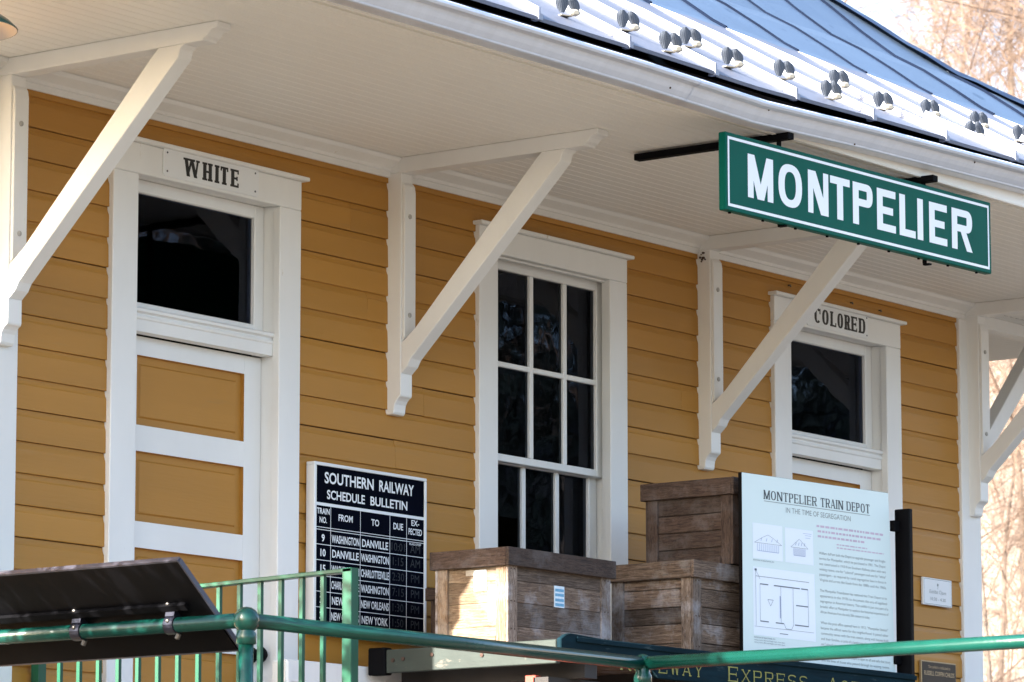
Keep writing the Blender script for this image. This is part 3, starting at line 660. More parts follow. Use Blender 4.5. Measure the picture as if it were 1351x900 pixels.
ux = (13.295, 13.472, 13.509, 13.677, 13.720, 13.868, 13.881, 14.026, 14.048, 14.197, 14.229, 14.371, 14.400, 14.524, 14.539, 14.583, 14.631, 14.772, 14.810, 14.974)
letter_parts([(ch, ux[2*i], ux[2*i+1]) for i, ch in enumerate('MONTPELIER')], 3.046, .170, -1.6012, M['letter'], s, tilt=T, x_ref=xc, tv=.26, th=.175)
for hx in (13.575, 14.655):
    MB().box(hx-.020, hx+.020, -1.620, -.885, 3.306, 3.332).build('hanger_bar', M['black'], s, bevel=.002)
    MB().box(hx-.012, hx+.012, -1.5655, -1.559, 2.970, 3.3059).build('hanger_strap', M['black'], s)
    MB().box(hx-.010, hx+.010, -1.590, -1.559, 2.963, 2.9695).build('hanger_foot', M['black'], s)
for i in range(9):
    hx = 13.2+i*.23; MB().box(hx-.005, hx+.005, -1.583, -1.575, 2.9705+tz(hx), 2.9765+tz(hx)).build('bolt', M['black'], s)

# ================================================================== SCHEDULE BOARD
s = thing('schedule_board', (12.87, -.08, 1.40), 'black SOUTHERN RAILWAY SCHEDULE BULLETIN board in a white frame between left door and window', 'notice board')
X0, X1, Zt, Zb, yf = 12.516, 13.225, 2.053, 1.395, -.100
MB().box(X0+.012, X1-.012, -.098, -.065, Zb+.012, Zt-.012).build('board', M['board'], s)
for q in ((X0, X1, Zt-.013, Zt), (X0, X1, Zb, Zb+.013), (X0, X0+.016, Zb+.0132, Zt-.0132), (X1-.013, X1, Zb+.0132, Zt-.0132)):
    MB().box(q[0], q[1], -.104, -.062, q[2], q[3]).build('frame', M['plate'], s, bevel=.002)
yl = -.0986; b = MB()
def R2(x0, x1, z0, z1, y=yl): b.quad((x0, y, z0), (x1, y, z0), (x1, y, z1), (x0, y, z1))
xa, xb = X0+.016, X1-.013
R2(xa, xb, 1.884, 1.896)
cols = [xa, 12.624, 12.808, 12.994, 13.101, xb]
rowz = [1.800, 1.7905, 1.733, 1.672, 1.611, 1.550, 1.489, 1.428]
for z in rowz: R2(xa, xb, z-.0012, z+.0012)
for x in cols[1:-1]: R2(x-.0013, x+.0013, Zb+.013, 1.8845, yl+.0001)
def WRD(t_, *a_, **k_): q_ = MB(); text(q_, t_, *a_, **k_); q_.build('word', M['letter'], s)
WRD('SOUTHERN', 12.585, 1.975, .042, w=.305, y=yl, bold=.022); WRD('RAILWAY', 12.925, 1.975, .042, w=.222, y=yl, bold=.022)
WRD('SCHEDULE', 12.600, 1.914, .034, w=.235, y=yl, bold=.02); WRD('BULLETIN', 12.870, 1.914, .034, w=.235, y=yl, bold=.02)
cc = [(cols[i]+cols[i+1])/2 for i in range(5)]
WRD('TRAIN', cc[0], 1.852, .022, w=.078, y=yl, bold=.02, align='c'); WRD('NO.', cc[0], 1.818, .022, w=.045, y=yl, bold=.02, align='c')
WRD('FROM', cc[1], 1.834, .025, w=.088, y=yl, bold=.02, align='c'); WRD('TO', cc[2], 1.834, .025, w=.050, y=yl, bold=.02, align='c'); WRD('DUE', cc[3], 1.832, .025, w=.062, y=yl, bold=.02, align='c')
WRD('EX-', cc[4], 1.856, .022, w=.050, y=yl, bold=.02, align='c'); WRD('PECTED', cc[4], 1.820, .024, w=.086, y=yl, bold=.02, align='c')
RW = [('9', 'WASHINGTON', 'DANVILLE', '10:01', 'AM'), ('10', 'DANVILLE', 'WASHINGTON', '1:15', 'AM'), ('15', 'WASHINGTON', 'CHARLOTTESVILLE', '2:30', 'PM'), ('16', 'CHARLOTTESVILLE', 'WASHINGTON', '7:15', 'PM'), ('35', 'NEW YORK', 'NEW ORLEANS', '1:30', 'PM'), ('36', 'NEW ORLEANS', 'NEW YORK', '1:50', 'PM')]
for i, (no, fr, to, due, ex) in enumerate(RW):
    z = rowz[i+1]-.045
    WRD(no, cc[0], z, .027, y=yl, bold=.025, align='c', maxw=.05)
    WRD(fr, cc[1], z, .029, y=yl, bold=.022, align='c', w=min(.172, .0205*len(fr))); WRD(to, cc[2], z, .029, y=yl, bold=.022, align='c', w=min(.176, .0205*len(to)))
    
    for q, cx_, mw in ((due, cc[3], .085), (ex, cc[4], .07)): ck = MB(); text(ck, q, cx_, z+.001, .032, y=yl, align='c', maxw=mw); ck.build('chalk_time', M['chalk'], s)
WRD('FLAG STOP', cc[4], 1.778, .008, y=yl, bold=.02, align='c', w=.075)
b.build('ruled_lines', M['letter'], s)

s.location += Vector((.055, .045, .009))
# ================================================================== HOURS SIGN, PLAQUE
s = thing('hours_sign', (17.27, -.02, 1.91), 'small white sign reading Exhibit Open, on the siding beside the right corner board', 'sign')
MB().box(17.137, 17.398, -.030, -.016, 1.845, 1.975).build('plate', M['plate'], s, bevel=.002)
b = MB(); y = -.0304
for q in ((17.143, 17.392, 1.850, 1.852), (17.143, 17.392, 1.968, 1.970), (17.143, 17.1447, 1.8522, 1.9678), (17.3903, 17.392, 1.8522, 1.9678)): b.quad((q[0], y, q[2]), (q[1], y, q[2]), (q[1], y, q[3]), (q[0], y, q[3]))
text(b, 'Exhibit Open', 17.268, 1.902, .018, w=.150, y=y, align='c'); text(b, '10:30 - 4:30', 17.268, 1.868, .016, w=.140, y=y, align='c')
b.lathe((17.268, y, 1.945), [(.0001, 0), (.007, 0)], 10, 'y'); b.quad((17.2665, y-.0002, 1.925), (17.2695, y-.0002, 1.925), (17.2695, y-.0002, 1.94), (17.2665, y-.0002, 1.94)); b.build('lettering', M['greyink'], s)
s = thing('bronze_plaque', (17.27, -.02, 1.47), 'dark bronze dedication plaque with pale letters, low on the siding under the hours sign', 'plaque')
MB().box(17.108, 17.425, -.030, -.016, 1.36, 1.580).build('plate', M['bronzel'], s, bevel=.002)
MB().box(17.114, 17.419, -.0315, -.0302, 1.366, 1.574).build('face', M['bronze'], s)
b = MB(); y = -.0320
text(b, 'This exhibit is dedicated to', 17.267, 1.546, .013, w=.20, y=y, align='c'); text(b, 'RUSSELL COFFIN CHILDS', 17.267, 1.512, .020, w=.275, y=y, align='c', bold=.02); b.build('lettering', M['bronzel'], s)

s = thing('post_stain', (15.30, -.05, 3.23), 'small brown stain on top of the third bracket post, built as blobs', 'stain')
b = MB()
for k in range(9): b.sphere((15.281, -.03-.012*(k % 3)+random.uniform(-.006, .006), 3.262-.016*(k//3)+random.uniform(-.006, .006)), random.uniform(.003, .006), 8)  # small blobs model the brown stain on this post
s2 = b.build('stain_blobs', M['rust'], s)

# ================================================================== CRATES
def crate(x0, x1, y0, y1, z0, z1, label, key='w', planks=4, lid=.070, lkey=None, ekey=None, gap=.0015):
    """x0..x1, y0(front, more negative)..y1, bottom z0, top z1"""
    s = thing('wooden_crate', ((x0+x1)/2, (y0+y1)/2, z0), label, 'crate', 'weathered wooden crates on the baggage cart')
    mx, my, mz = M[key+'x'], M[(ekey or key)+'y'], M[key+'z']; mez = M[(ekey or key)+'z']; sw = .062; zt = z1-lid*.5
    MB().box(x0+.022, x1-.022, y0+.022, y1-.022, z0+.001, zt-.01).build('liner', M['dark'], s)
    hs = [random.uniform(.8, 1.2) for _ in range(planks)]; tot = sum(hs); z = z0+.002; H = zt-.004-z
    for i, h in enumerate(hs):
        za, zb_ = z+gap, z+h/tot*H-gap; z += h/tot*H; j = random.uniform(-.0015, .0015)
        MB().box(x0+sw, x1-sw, y0+.006+j, y0+.0215, za, zb_).build('plank', mx, s, bevel=.0015)
        MB().box(x0+.012+j, x0+.0215, y0+.035, y1-.035, za, zb_).build('plank', my, s, bevel=.0015)
        MB().box(x0+sw, x1-sw, y1-.0215, y1-.012+j, za, zb_).build('plank', mx, s, bevel=.0015)
        MB().box(x1-.0215, x1-.012+j, y0+.035, y1-.035, za, zb_).build('plank', my, s, bevel=.0015)
    for (xx0, xx1) in ((x0, x0+sw), (x1-sw, x1)):
        for (yy0, yy1) in ((y0, y0+.0115), (y1-.0115, y1)): MB().box(xx0, xx1, yy0, yy1, z0+.001, zt-.004).build('stile', mz, s, bevel=.002)
    for (xx0, xx1) in ((x0-.0005, x0+.0115), (x1-.0115, x1+.0005)):
        for (yy0, yy1) in ((y0+.0118, y0+.058), (y1-.058, y1-.0118)): MB().box(xx0, xx1, yy0, yy1, z0+.001, zt-.004).build('stile', mez, s, bevel=.002)
    MB().box(x0+sw+.001, x1-sw-.001, y0-.001, y0+.0113, z0, z0+.036).build('bottom_rail', mx, s, bevel=.002)
    MB().box(x0-.001, x0+.0113, y0+.059, y1-.059, z0, z0+.036).build('bottom_rail', my, s, bevel=.002)
    for xx in (x0+.020, x0+sw-.020, x1-sw+.020, x1-.020):
        for zz in (z0+.06, z0+(z1-z0)*.45, zt-.045): MB().lathe((xx, y0-.0003, zz), [(.0035, 0), (.0035, -.0012), (.0001, -.0014)], 6, 'y').build('nail', M['rust'], s)
    o = .016
    if lkey: mx, my = M[lkey+'x'], M[lkey+'y']
    MB().box(x0-o, x1+o, y0-o, y0-.002, z1-lid, z1).build('lid_rail', mx, s, bevel=.002); MB().box(x0-o, x1+o, y1+.002, y1+o, z1-lid, z1).build('lid_rail', mx, s, bevel=.002)
    MB().box(x0-o-.0005, x0-.002, y0-.0015, y1+.0015, z1-lid+.0005, z1-.0005).build('lid_rail', my, s, bevel=.002); MB().box(x1+.002, x1+o, y0-.0015, y1+.0015, z1-lid+.0005, z1-.0005).build('lid_rail', my, s, bevel=.002)
    n = 3
    for i in range(n): a = y0-.001+(y1-y0+.002)*i/n; MB().box(x0-.0015, x1+.0015, a+.001, a+(y1-y0+.002)/n-.001, z1-.022, z1-.004).build('lid_board', mx, s, bevel=.0015)
    return s
CB = 1.332
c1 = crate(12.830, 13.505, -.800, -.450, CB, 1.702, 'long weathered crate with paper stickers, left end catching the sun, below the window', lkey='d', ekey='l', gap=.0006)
b = MB().box(12.8275-.0005, 12.829, -.745, -.700+.06, 1.553, 1.610)
l1 = MB().box(12.8385, 12.8412, -.690, -.632, 1.543, 1.622).build('paper_label', M['sticker'], c1)
pr = MB()
for i, z in enumerate((1.548, 1.561, 1.574, 1.588)): pr.box(12.8378, 12.8384, -.686, -.636, z, z+.006)
pr.build('print', M['stickerb'], l1)
MB().box(12.8390, 12.8413, -.631, -.592, 1.603, 1.624).build('tape_scrap', M['tape'], c1)
MB().box(12.8388, 12.8412, -.738, -.700, 1.430, 1.560).build('tape_scrap', M['tape'], c1)
l2 = MB().box(13.135, 13.200, -.7965, -.7872, 1.495, 1.578).build('paper_label', M['sticker'], c1)
pr = MB()
for i, z in enumerate((1.500, 1.518, 1.538, 1.556)): pr.box(13.140, 13.196, -.7971, -.7966, z, z+.011)
pr.build('print', M['stickerb'], l2)
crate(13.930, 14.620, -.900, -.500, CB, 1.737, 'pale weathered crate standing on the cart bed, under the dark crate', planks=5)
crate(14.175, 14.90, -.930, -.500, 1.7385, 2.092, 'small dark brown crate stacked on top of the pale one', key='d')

crate(13.118, 13.56, -.425, -.205, CB, 1.600, 'dark box filling the dark gap between the schedule board and the long crate', key='d', planks=3, lid=.05)  # box stands in for a dark gap beside the schedule board
# ================================================================== BAGGAGE CART
s = thing('baggage_cart', (14.1, -.6, DK), 'old baggage cart with blue-green side board lettered in yellow, carrying the crates', 'baggage cart')
X0, X1, Y0, Y1 = 12.78, 15.30, -1.075, -.185
for i in range(6):
    a = Y0+.03+(Y1-Y0-.03)*i/6; MB().box(X0+.02, X1, a+.002, a+(Y1-Y0-.03)/6-.002, 1.298, 1.3305).build('bed_plank', M['wx'], s, bevel=.002)
MB().box(X0-.012, X0+.018, Y0+.004, Y1-.075, 1.243, 1.3325).build('end_sill', M['cartsage'], s, bevel=.003)
MB().box(X0-.020, X0+.030, Y1-.074, Y1+.010, 1.236, 1.342).build('stake_iron', M['black'], s, bevel=.005)
for y_, z_ in ((Y1-.110, 1.290), (Y1-.16, 1.293), (Y1-.30, 1.303), (Y0+.35, 1.29), (Y0+.12, 1.30)): MB().lathe((X0-.012, y_, z_), [(.0085, 0), (.0085, -.005), (.0001, -.006)], 6, 'x').build('bolt', M['rust'], s)
side = MB(); side.prism([(X0-.014, 1.268), (13.37, 1.268), (13.40, 1.222), (X1, 1.222), (X1, 1.352), (13.05, 1.349), (12.83, 1.358), (12.80, 1.352), (X0-.014, 1.334)], 'y', Y0-.022, Y0); sb = side.build('side_board', M['cartblue'], s, bevel=.003)
MB().box(12.86, X1, Y0-.030, Y0-.0225, 1.327, 1.346).build('side_rail', M['cartblue'], s, bevel=.002)
b = MB(); yy = Y0-.0228
def word(w_, x, z, h, wid, gap):
    sp = []
    for i, ch in enumerate(w_):
        big = 1.15 if i == 0 else 1; sp.append((ch, x, x+wid*big)); x += wid*big+gap
    letter_parts(sp[:1], z-.003, h*1.12, yy, M['yellow'], s, tv=.16, th=.08, serif=.14); letter_parts(sp[1:], z, h*.94, yy-.002, M['yellow'], s, tv=.16, th=.08, serif=.14); return x
word('RAILWAY', 13.15, 1.243, .053, .056, .025); word('EXPRESS', 13.885, 1.243, .053, .058, .026); word('AGENCY', 14.617, 1.243, .053, .058, .026)
for x_ in (13.0, 14.0, 15.1): MB().box(x_-.04, x_+.04, Y0+.01, Y1, 1.20, 1.2975).build('cross_bearer', M['dark'], s)
for y_ in (Y0+.12, Y1-.12): MB().box(X0+.05, X1-.05, y_-.035, y_+.035, 1.10, 1.1995).build('frame_sill', M['dark'], s)
MB().box(12.83, 12.87, -.93, -.88, 1.10, 1.2085).build('stake_pocket', M['cartred'], s, bevel=.003)
def wheel(cx, cy, r):
    w = MB(); w.lathe((cx, cy, DK+r+.002), [(r, -.025), (r, .025), (r-.012, .025), (r-.045, .020), (r-.045, -.020), (r-.012, -.025), (r, -.025)], 32, 'y')
    o = w.build('wheel', M['cartred'], s, smooth=False)
    h = MB(); h.lathe((cx, cy, DK+r+.002), [(.0001, -.07), (.045, -.07), (.055, -.04), (.055, .04), (.045, .07), (.0001, .07)], 16, 'y'); h.build('hub', M['black'], o)
    for k in range(12):
        a = k*math.pi/6; c, q = math.cos(a), math.sin(a); MB().tube([(cx+c*.05, cy, DK+r+q*.05), (cx+c*(r-.04), cy, DK+r+q*(r-.04))], .014, 8).build('spoke', M['cartred'], o)
for cx, r in ((13.35, .33), (14.75, .36)):
    for cy in (Y0+.10, Y1-.10): wheel(cx, cy, r)
    MB().tube([(cx, Y0+.05, DK+r+.002), (cx, Y1-.05, DK+r+.002)], .025, 10).build('axle', M['black'], s)

# ================================================================== EXHIBIT PANEL
s = thing('exhibit_panel', (14.72, -1.0, DK), 'tall pale panel headed MONTPELIER TRAIN DEPOT, with drawings and text, on a black post', 'information panel')
PX0, PX1, PZ0, PZ1 = 14.140, 15.262, 1.337, 2.104; py = -.998; PT = .0195   # PT: slight tilt of the top edge
sh = lambda z: (PZ1-z)*.052   # the panel leans a little sideways, as in the photo
def pq(mb, x0, x1, z0, z1, y):
    mb.quad(*[(x+sh(z)*((x-PX0)/(PX1-PX0)), y, z+PT*(x-PX0)*((z-PZ0)/(PZ1-PZ0))) for x, z in ((x0, z0), (x1, z0), (x1, z1), (x0, z1))])
def ppt(x, z, y): return (x+sh(z)*((x-PX0)/(PX1-PX0)), y, z+PT*(x-PX0)*((z-PZ0)/(PZ1-PZ0)))
b = MB(); n = 0; A = [ppt(x, z, py) for x, z in ((PX0, PZ0), (PX1, PZ0), (PX1, PZ1), (PX0, PZ1))]; B = [(p[0], p[1]+.016, p[2]) for p in A]
b.v = A+B; b.f = [(3, 2, 1, 0), (4, 5, 6, 7), (0, 1, 5, 4), (1, 2, 6, 5), (2, 3, 7, 6), (3, 0, 4, 7)]; b.build('backing', M['blackp'], s)
b = MB(); pq(b, PX0+.001, PX1-.001, PZ0+.001, PZ1-.001, py-.0006); face = b.build('printed_face', M['panelp'], s)
def pm(src, y):   # bend text points onto the panel
    src.v = [ppt(v[0], v[2], y) for v in src.v]
y = py-.0012
b = MB()
WD_ = dict(M=1.25, O=1.05, N=1.1, T=.95, P=.85, E=.85, L=.85, I=.28, R=.95, A=1.0, D=1.05)
def words(mb, wd, x0, w, z, h, tv, th, serif, gap=.26):
    tot = sum(WD_[c] for c in wd)+gap*(len(wd)-1); u = w/tot; x = x0; sp = []
    for c in wd: sp.append((c, x, x+WD_[c]*u)); x += (WD_[c]+gap)*u
    letters(mb, sp, z, h, 0, tv=tv, th=th, serif=serif)
for wd_, x_, w_ in (('MONTPELIER', 14.300, .395), ('TRAIN', 14.726, .172), ('DEPOT', 14.926, .180)):
    b = MB(); words(b, wd_, x_, w_, 2.007, .037, .22, .08, .16); b.v = [(lambda p, q: (p[0], p[1]+q, p[2]))(ppt(v[0], v[2], y), v[1]) for v in b.v]; b.build('title_word', M['ink'], s)
b = MB(); b.quad((14.300, 0, 1.998), (15.107, 0, 1.998), (15.107, 0, 2.0005), (14.300, 0, 2.0005)); text(b, 'IN THE TIME OF SEGREGATION', 14.462, 1.964, .021, w=.492); pm(b, y); b.build('subtitle', M['greyink'], face)
b = MB()
for (x0, x1, z0, z1) in ((14.215, 14.432, 1.762, 1.905), (14.452, 14.660, 1.762, 1.903), (14.215, 14.664, 1.452, 1.727)): b.quad((x0, 0, z0), (x1, 0, z0), (x1, 0, z1), (x0, 0, z1))
pm(b, y); b.build('drawing_sheet', M['paper'], face)
b = MB(); k = MB()
def ln(m_, x0, z0, x1, z1, t=.0012):
    dx, dz = x1-x0, z1-z0; l = math.hypot(dx, dz) or 1; nx, nz = -dz/l*t/2, dx/l*t/2; m_.quad((x0+nx, 0, z0+nz), (x0-nx, 0, z0-nz), (x1-nx, 0, z1-nz), (x1+nx, 0, z1+nz))
for cx, w in ((14.325, .155), (14.556, .085)):
    for i in range(12): x = cx-w/2+w*i/11; ln(b, x, 1.795, x, 1.823, .0024)
    ln(k, cx-w/2-.022, 1.826, cx+w/2+.022, 1.826); ln(k, cx-w/2-.022, 1.826, cx-w/4, 1.850); ln(k, cx+w/2+.022, 1.826, cx+w/4, 1.850); ln(k, cx-w/4, 1.850, cx, 1.862); ln(k, cx, 1.862, cx+w/4, 1.850); ln(b, cx-w/2, 1.794, cx+w/2, 1.794, .002)
    for q in range(4): x = cx-w/3+q*w/4; ln(b, x, 1.835, x+.006, 1.848, .003)
ln(b, 14.585, 1.888, 14.650, 1.888); ln(b, 14.600, 1.880, 14.645, 1.880); ln(b, 14.600, 1.870, 14.640, 1.870)
x0, x1, z0, z1 = 14.262, 14.612, 1.510, 1.660   # plan walls
for q in ((x0, z1, x0+.06, z1), (x0+.10, z1, x1-.06, z1), (x1-.05, z1, x1, z1), (x0, z0, x0+.06, z0), (x0+.11, z0, x0+.17, z0), (x1-.10, z0, x1, z0), (x1-.09, z1-.07, x1, z1-.07)): ln(k, *q, .0045)
for q in ((x0, z0, x0, z1), (x1, z0, x1, z1), (x0+.15, z0, x0+.15, z1), (x1-.11, z0, x1-.11, z1), (x0-.03, z0-.02, x0-.03, z1+.06), (x0-.03, z1+.03, x1+.01, z1+.03), (x0+.17, z0, x0+.185, z0-.02), (x0+.185, z0-.02, x0+.225, z0-.02), (x0+.225, z0-.02, x0+.24, z0), (x0+.055, 1.60, x0+.075, 1.575), (x0+.075, 1.575, x0+.095, 1.60), (x0+.055, 1.60, x0+.095, 1.60)): ln(k, *q, .0018)
ln(b, x0+.145, z0+.02, x0+.145, z1-.04, .006); ln(k, 14.22, 1.487, 14.65, 1.487, .0012); ln(k, 14.40, 1.468, 14.46, 1.468, .003)
ln(k, 14.225, 1.716, 14.24, 1.716, .008); ln(k, 14.232, 1.716, x0, 1.68, .0016)
text(k, 'ELEVATIONS OF TRAIN STATION, 1910', 14.216, 1.752, .0050, w=.150, bold=.01); text(k, 'FLOOR PLAN OF TRAIN STATION, 1910', 14.216, 1.440, .0055, w=.150, bold=.01)
for i in range(2): text(k, 'waiting rooms, office and freight room of the depot', 14.216, 1.430-.0095*i, .005, w=.22)
pm(b, y-.0006); b.build('drawing', M['blueink'], face); pm(k, y-.0009); k.build('drawing', M['softink'], face)
b = MB()
def dashes(x0, x1, z, h, rag):
    x = x0
    while x < x1-rag:
        l = random.uniform(.012, .036); l = min(l, x1-rag-x); b.quad((x, 0, z), (x+l, 0, z), (x+l, 0, z+h), (x, 0, z+h)); x += l+.007
for i, (xx0, rag) in enumerate(((14.690, .02), (14.697, .04), (14.697, .17))): dashes(xx0, 15.225, 1.922-.0205*i, .0085, rag)
for i, (xx0, rag) in enumerate(((14.84, .15), (14.84, .02))): dashes(xx0, 15.225, 1.858-.013*i, .005, rag)
pm(b, y); b.build('quotation', M['pinkink'], face)
BODY = ["William duPont built the Depot to upgrade passenger and freight", "service for Montpelier, which he purchased in 1901. The Depot", "was constructed in 1910 from Southern Railway plans with two", "waiting rooms, one for \"colored\" passengers and one for \"white\"", "passengers - as required by racial segregation laws in force in", "Virginia and across the South from the 1880s until the 1960s.", "",
"The Montpelier Foundation has restored this Train Depot to its", "appearance in the 1910s to document this era of legalized", "segregation in American history. This exhibit is just one part of a", "broader effort at Montpelier to explore the historical experiences of", "African Americans from the early 20th century to today.", "",
"When the post office opened here in 1912, \"Montpelier Station\"", "became the official name for the neighborhood. It joined other", "community names with the train station, along with houses built", "and their families, a cycle of a landscape shared with \"white only\"", "and \"colored\" signs and the discriminations those implied.", "", "Today the Montpelier Train Depot is open to all and tells that story", "and the lives of those who passed through its waiting rooms."]
b = MB()
for i, t_ in enumerate(BODY):
    if t_: text(b, t_, 14.703, 1.812-.0218*i, .0105, w=.520*(.72 if t_.endswith('.') and len(t_) < 60 else .985 if len(t_) < 64 else 1.0))
pm(b, y); b.build('body_text', M['greyink'], face)
MB().box(15.331, 15.358, -1.060, -.984, DK, 2.062).build('post', M['blackp'], s, bevel=.004)
MB().box(15.285, 15.3305, -1.012, -.990, 1.965, 2.010).build('clip', M['black'], s); MB().box(15.285, 15.3305, -1.012, -.990, 1.40, 1.45).build('clip', M['black'], s)
MB().box(14.290, 14.335, -.981, -.945, 1.3315, 1.9).build('back_strut', M['black'], s)

# ================================================================== RAILINGS
PR = .0245; RY, RZ, RXA, RXB = -1.7, 1.191, 10.242, 12.436
s = thing('pipe_railing', (11.3, RY, DK), 'dark green round pipe railing with ball fittings along the platform edge', 'railing')
MB().tube([(RXA, -1.74+.04, RZ), (RXA, .9, RZ)], PR, 16).build('rail', M['green'], s, smooth=True)
MB().tube([(RXA, RY, RZ), (RXB, RY, RZ)], PR, 16).build('rail', M['green'], s, smooth=True)
MB().tube([(RXB, RY, RZ), (RXB, -4.6, RZ)], PR, 16).build('rail', M['green'], s, smooth=True)
for (px, py_, ball) in ((RXA, RY, .043), (RXB, RY, .034), (RXA, .9, .04), (RXB, -4.6, .036)):
    MB().tube([(px, py_, DK), (px, py_, RZ-.02)], PR*.98, 16).build('post', M['green'], s, smooth=True)
    f = MB(); f.sphere((px, py_, RZ), ball, 18)
    f.lathe((px, py_, RZ-.075), [(PR+.0005, -.004), (PR+.008, 0), (PR+.008, .030), (PR+.002, .040), (PR+.002, .06)], 18); f.build('ball_fitting', M['green'], s, smooth=True)
    MB().lathe((px, py_, DK), [(.06, 0), (.06, .01), (.03, .014), (.03, .03)], 16).build('foot_flange', M['green'], s)
s = thing('bar_railing', (11.05, -.75, DK), 'lighter green square-bar railing running out from the wall beside the left door', 'railing')
BX = 11.05; YE = -1.490; ZT = 1.436
b = MB(); b.box(BX-.020, BX+.020, YE, -.05, -.014, .0); n = len(b.v)-8
for i in range(8): v = b.v[n+i]; b.v[n+i] = (v[0], v[1], ZT+v[2]+(-.024)*((v[1]-YE)/1.0))
b.build('top_rail', M['green2'], s, bevel=.002)
b = MB(); b.box(BX-.012, BX+.012, YE, -.05, DK+.08, DK+.10); b.build('bottom_rail', M['green2'], s)
MB().box(BX-.020, BX+.021, YE-.001, YE+.040, DK, ZT-.0005).build('post', M['green2'], s, bevel=.002); MB().box(BX-.02, BX+.02, -.065, -.03, DK, ZT-.045).build('post', M['green2'], s)
yy = YE+.137
while yy < -.1:
    MB().box(BX-.0075, BX+.0075, yy-.0075, yy+.0075, DK+.1002, ZT-.0142-.024*(yy-YE)).build('baluster', M['green2'], s); yy += .0925

# tilted black reader panel clamped to the pipe
s = thing('reader_panel', (RXA, -.95, RZ), 'tilted black reader board seen from its back, clamped to the green pipe rail', 'information panel')
PA, PB = Vector((10.078, 0, 1.375)), Vector((10.386, 0, 1.113)); d = (PB-PA).normalized(); nrm = Vector((-d.z, 0, d.x)); nrm = -nrm if nrm.x > 0 else nrm   # faces the viewer (-X, down)
def slab(mb, y0, y1, u0, u1, t0, t1):
    L_ = (PB-PA).length
    c = []
    for t in (t0, t1):
        for (yy_, u) in ((y0, u0), (y1, u0), (y1, u1), (y0, u1)): p = PA+d*(u*L_)+nrm*t; c.append((p.x, yy_, p.z))
    n = len(mb.v); mb.v += c; mb.f += [tuple(n+i for i in q) for q in ((0, 1, 2, 3), (7, 6, 5, 4), (0, 4, 5, 1), (1, 5, 6, 2), (2, 6, 7, 3), (3, 7, 4, 0))]
b = MB(); slab(b, -1.55, -.25, 0, 1, -.010, 0); b.build('board', M['blackp'], s)
for q in ((-1.553, -.247, -.012, .006), (-1.553, -.247, .994, 1.012)): b = MB(); slab(b, q[0], q[1], q[2], q[3], -.016, .0015); b.build('edge_trim', M['edgegrey'], s)
for q in ((-1.556, -1.5502), (-.2498, -.244)): b = MB(); slab(b, q[0], q[1], .007, .993, -.016, .0015); b.build('edge_trim', M['edgegrey'], s)
b = MB(); slab(b, -1.47, -.33, .44, .50, .0002, .014); b.build('stiffener', M['black'], s)
b = MB(); slab(b, -1.548, -.252, .74, .985, .0002, .006); b.build('lower_stiffener', M['black'], s)
for yc in (-1.392, -.985, -.45):
    c = MB(); c.tube([(RXA, yc-.020, RZ), (RXA, yc+.020, RZ)], PR+.006, 18); cl = c.build('clamp', M['clampm'], s, smooth=False)
    a = MB(); a.box(RXA+.0, RXA+.050, yc-.018, yc+.018, RZ+.020, RZ+.045); p0 = PA+d*(.52*(PB-PA).length)
    a.prism([(RXA-.020, RZ+.028), (RXA+.020, RZ+.024), (RXA+.030, RZ+.078), (RXA-.008, RZ+.084)], 'y', yc-.019, yc+.0185); a.build('clamp_arm', M['clampm'], cl)
    for bz in (RZ+.066, RZ+.012): MB().sphere((RXA-.028, yc, bz), .0075, 8).build('bolt', M['bolt'], cl)
    MB().tube([(RXA-.004, yc-.028, RZ-.030), (RXA-.004, yc-.020, RZ-.045)], .008, 8).build('wing_screw', M['bolt'], cl)

# ================================================================== BENCH, LAMP
s = thing('platform_bench', (12.7, -.25, DK), 'white painted slatted bench against the wall, beside the left door', 'bench')
bx0, bx1 = 12.290, 13.14
MB().box(bx0, bx1, -.160, -.125, 1.185, 1.273).build('back_slat', M['white'], s, bevel=.006)
MB().box(bx0, bx1, -.162, -.127, 1.075, 1.170).build('back_slat', M['white'], s, bevel=.006); MB().box(bx0, bx1, -.164, -.129, .965, 1.060).build('back_slat', M['white'], s, bevel=.006)
for x in (bx0-.032, bx1-.03): MB().box(x, x+.030, -.190, -.110, DK, 1.268).build('leg', M['white'], s, bevel=.008); MB().box(x, x+.03, -.52, -.46, DK, .80).build('leg', M['white'], s, bevel=.005); MB().box(x, x+.03, -.46, -.19, .74, .80).build('seat_bearer', M['white'], s)
for i in range(4): MB().box(bx0-.03, bx1+.01, -.53+i*.085, -.46+i*.085, .801, .825).build('seat_slat', M['white'], s, bevel=.004)

s = thing('barn_lamp', (9.70, -1.02, ZS), 'green enamel barn lamp with a white inside, hanging from the soffit at the far left', 'lamp')
lx, ly, lz = 9.610, -.99, 3.092
b = MB(); b.lathe((lx, ly, lz), [(.195, .0), (.197, .004), (.17, .030), (.12, .062), (.075, .085), (.050, .100), (.048, .145), (.0001, .150)], 36); b.build('shade', M['lampgreen'], s, smooth=True)
b = MB(); b.lathe((lx, ly, lz), [(.194, .0005), (.168, .026), (.118, .057), (.07, .080), (.0001, .085)], 36); b.build('shade_lining', M['lampwhite'], s, smooth=True)
MB().tube([(lx, ly, lz+.14), (lx, ly, ZS-.001)], .012, 10).build('stem', M['lampgreen'], s); MB().sphere((lx, ly, lz+.045), .032, 14).build('bulb', M['letter'], s, smooth=True)

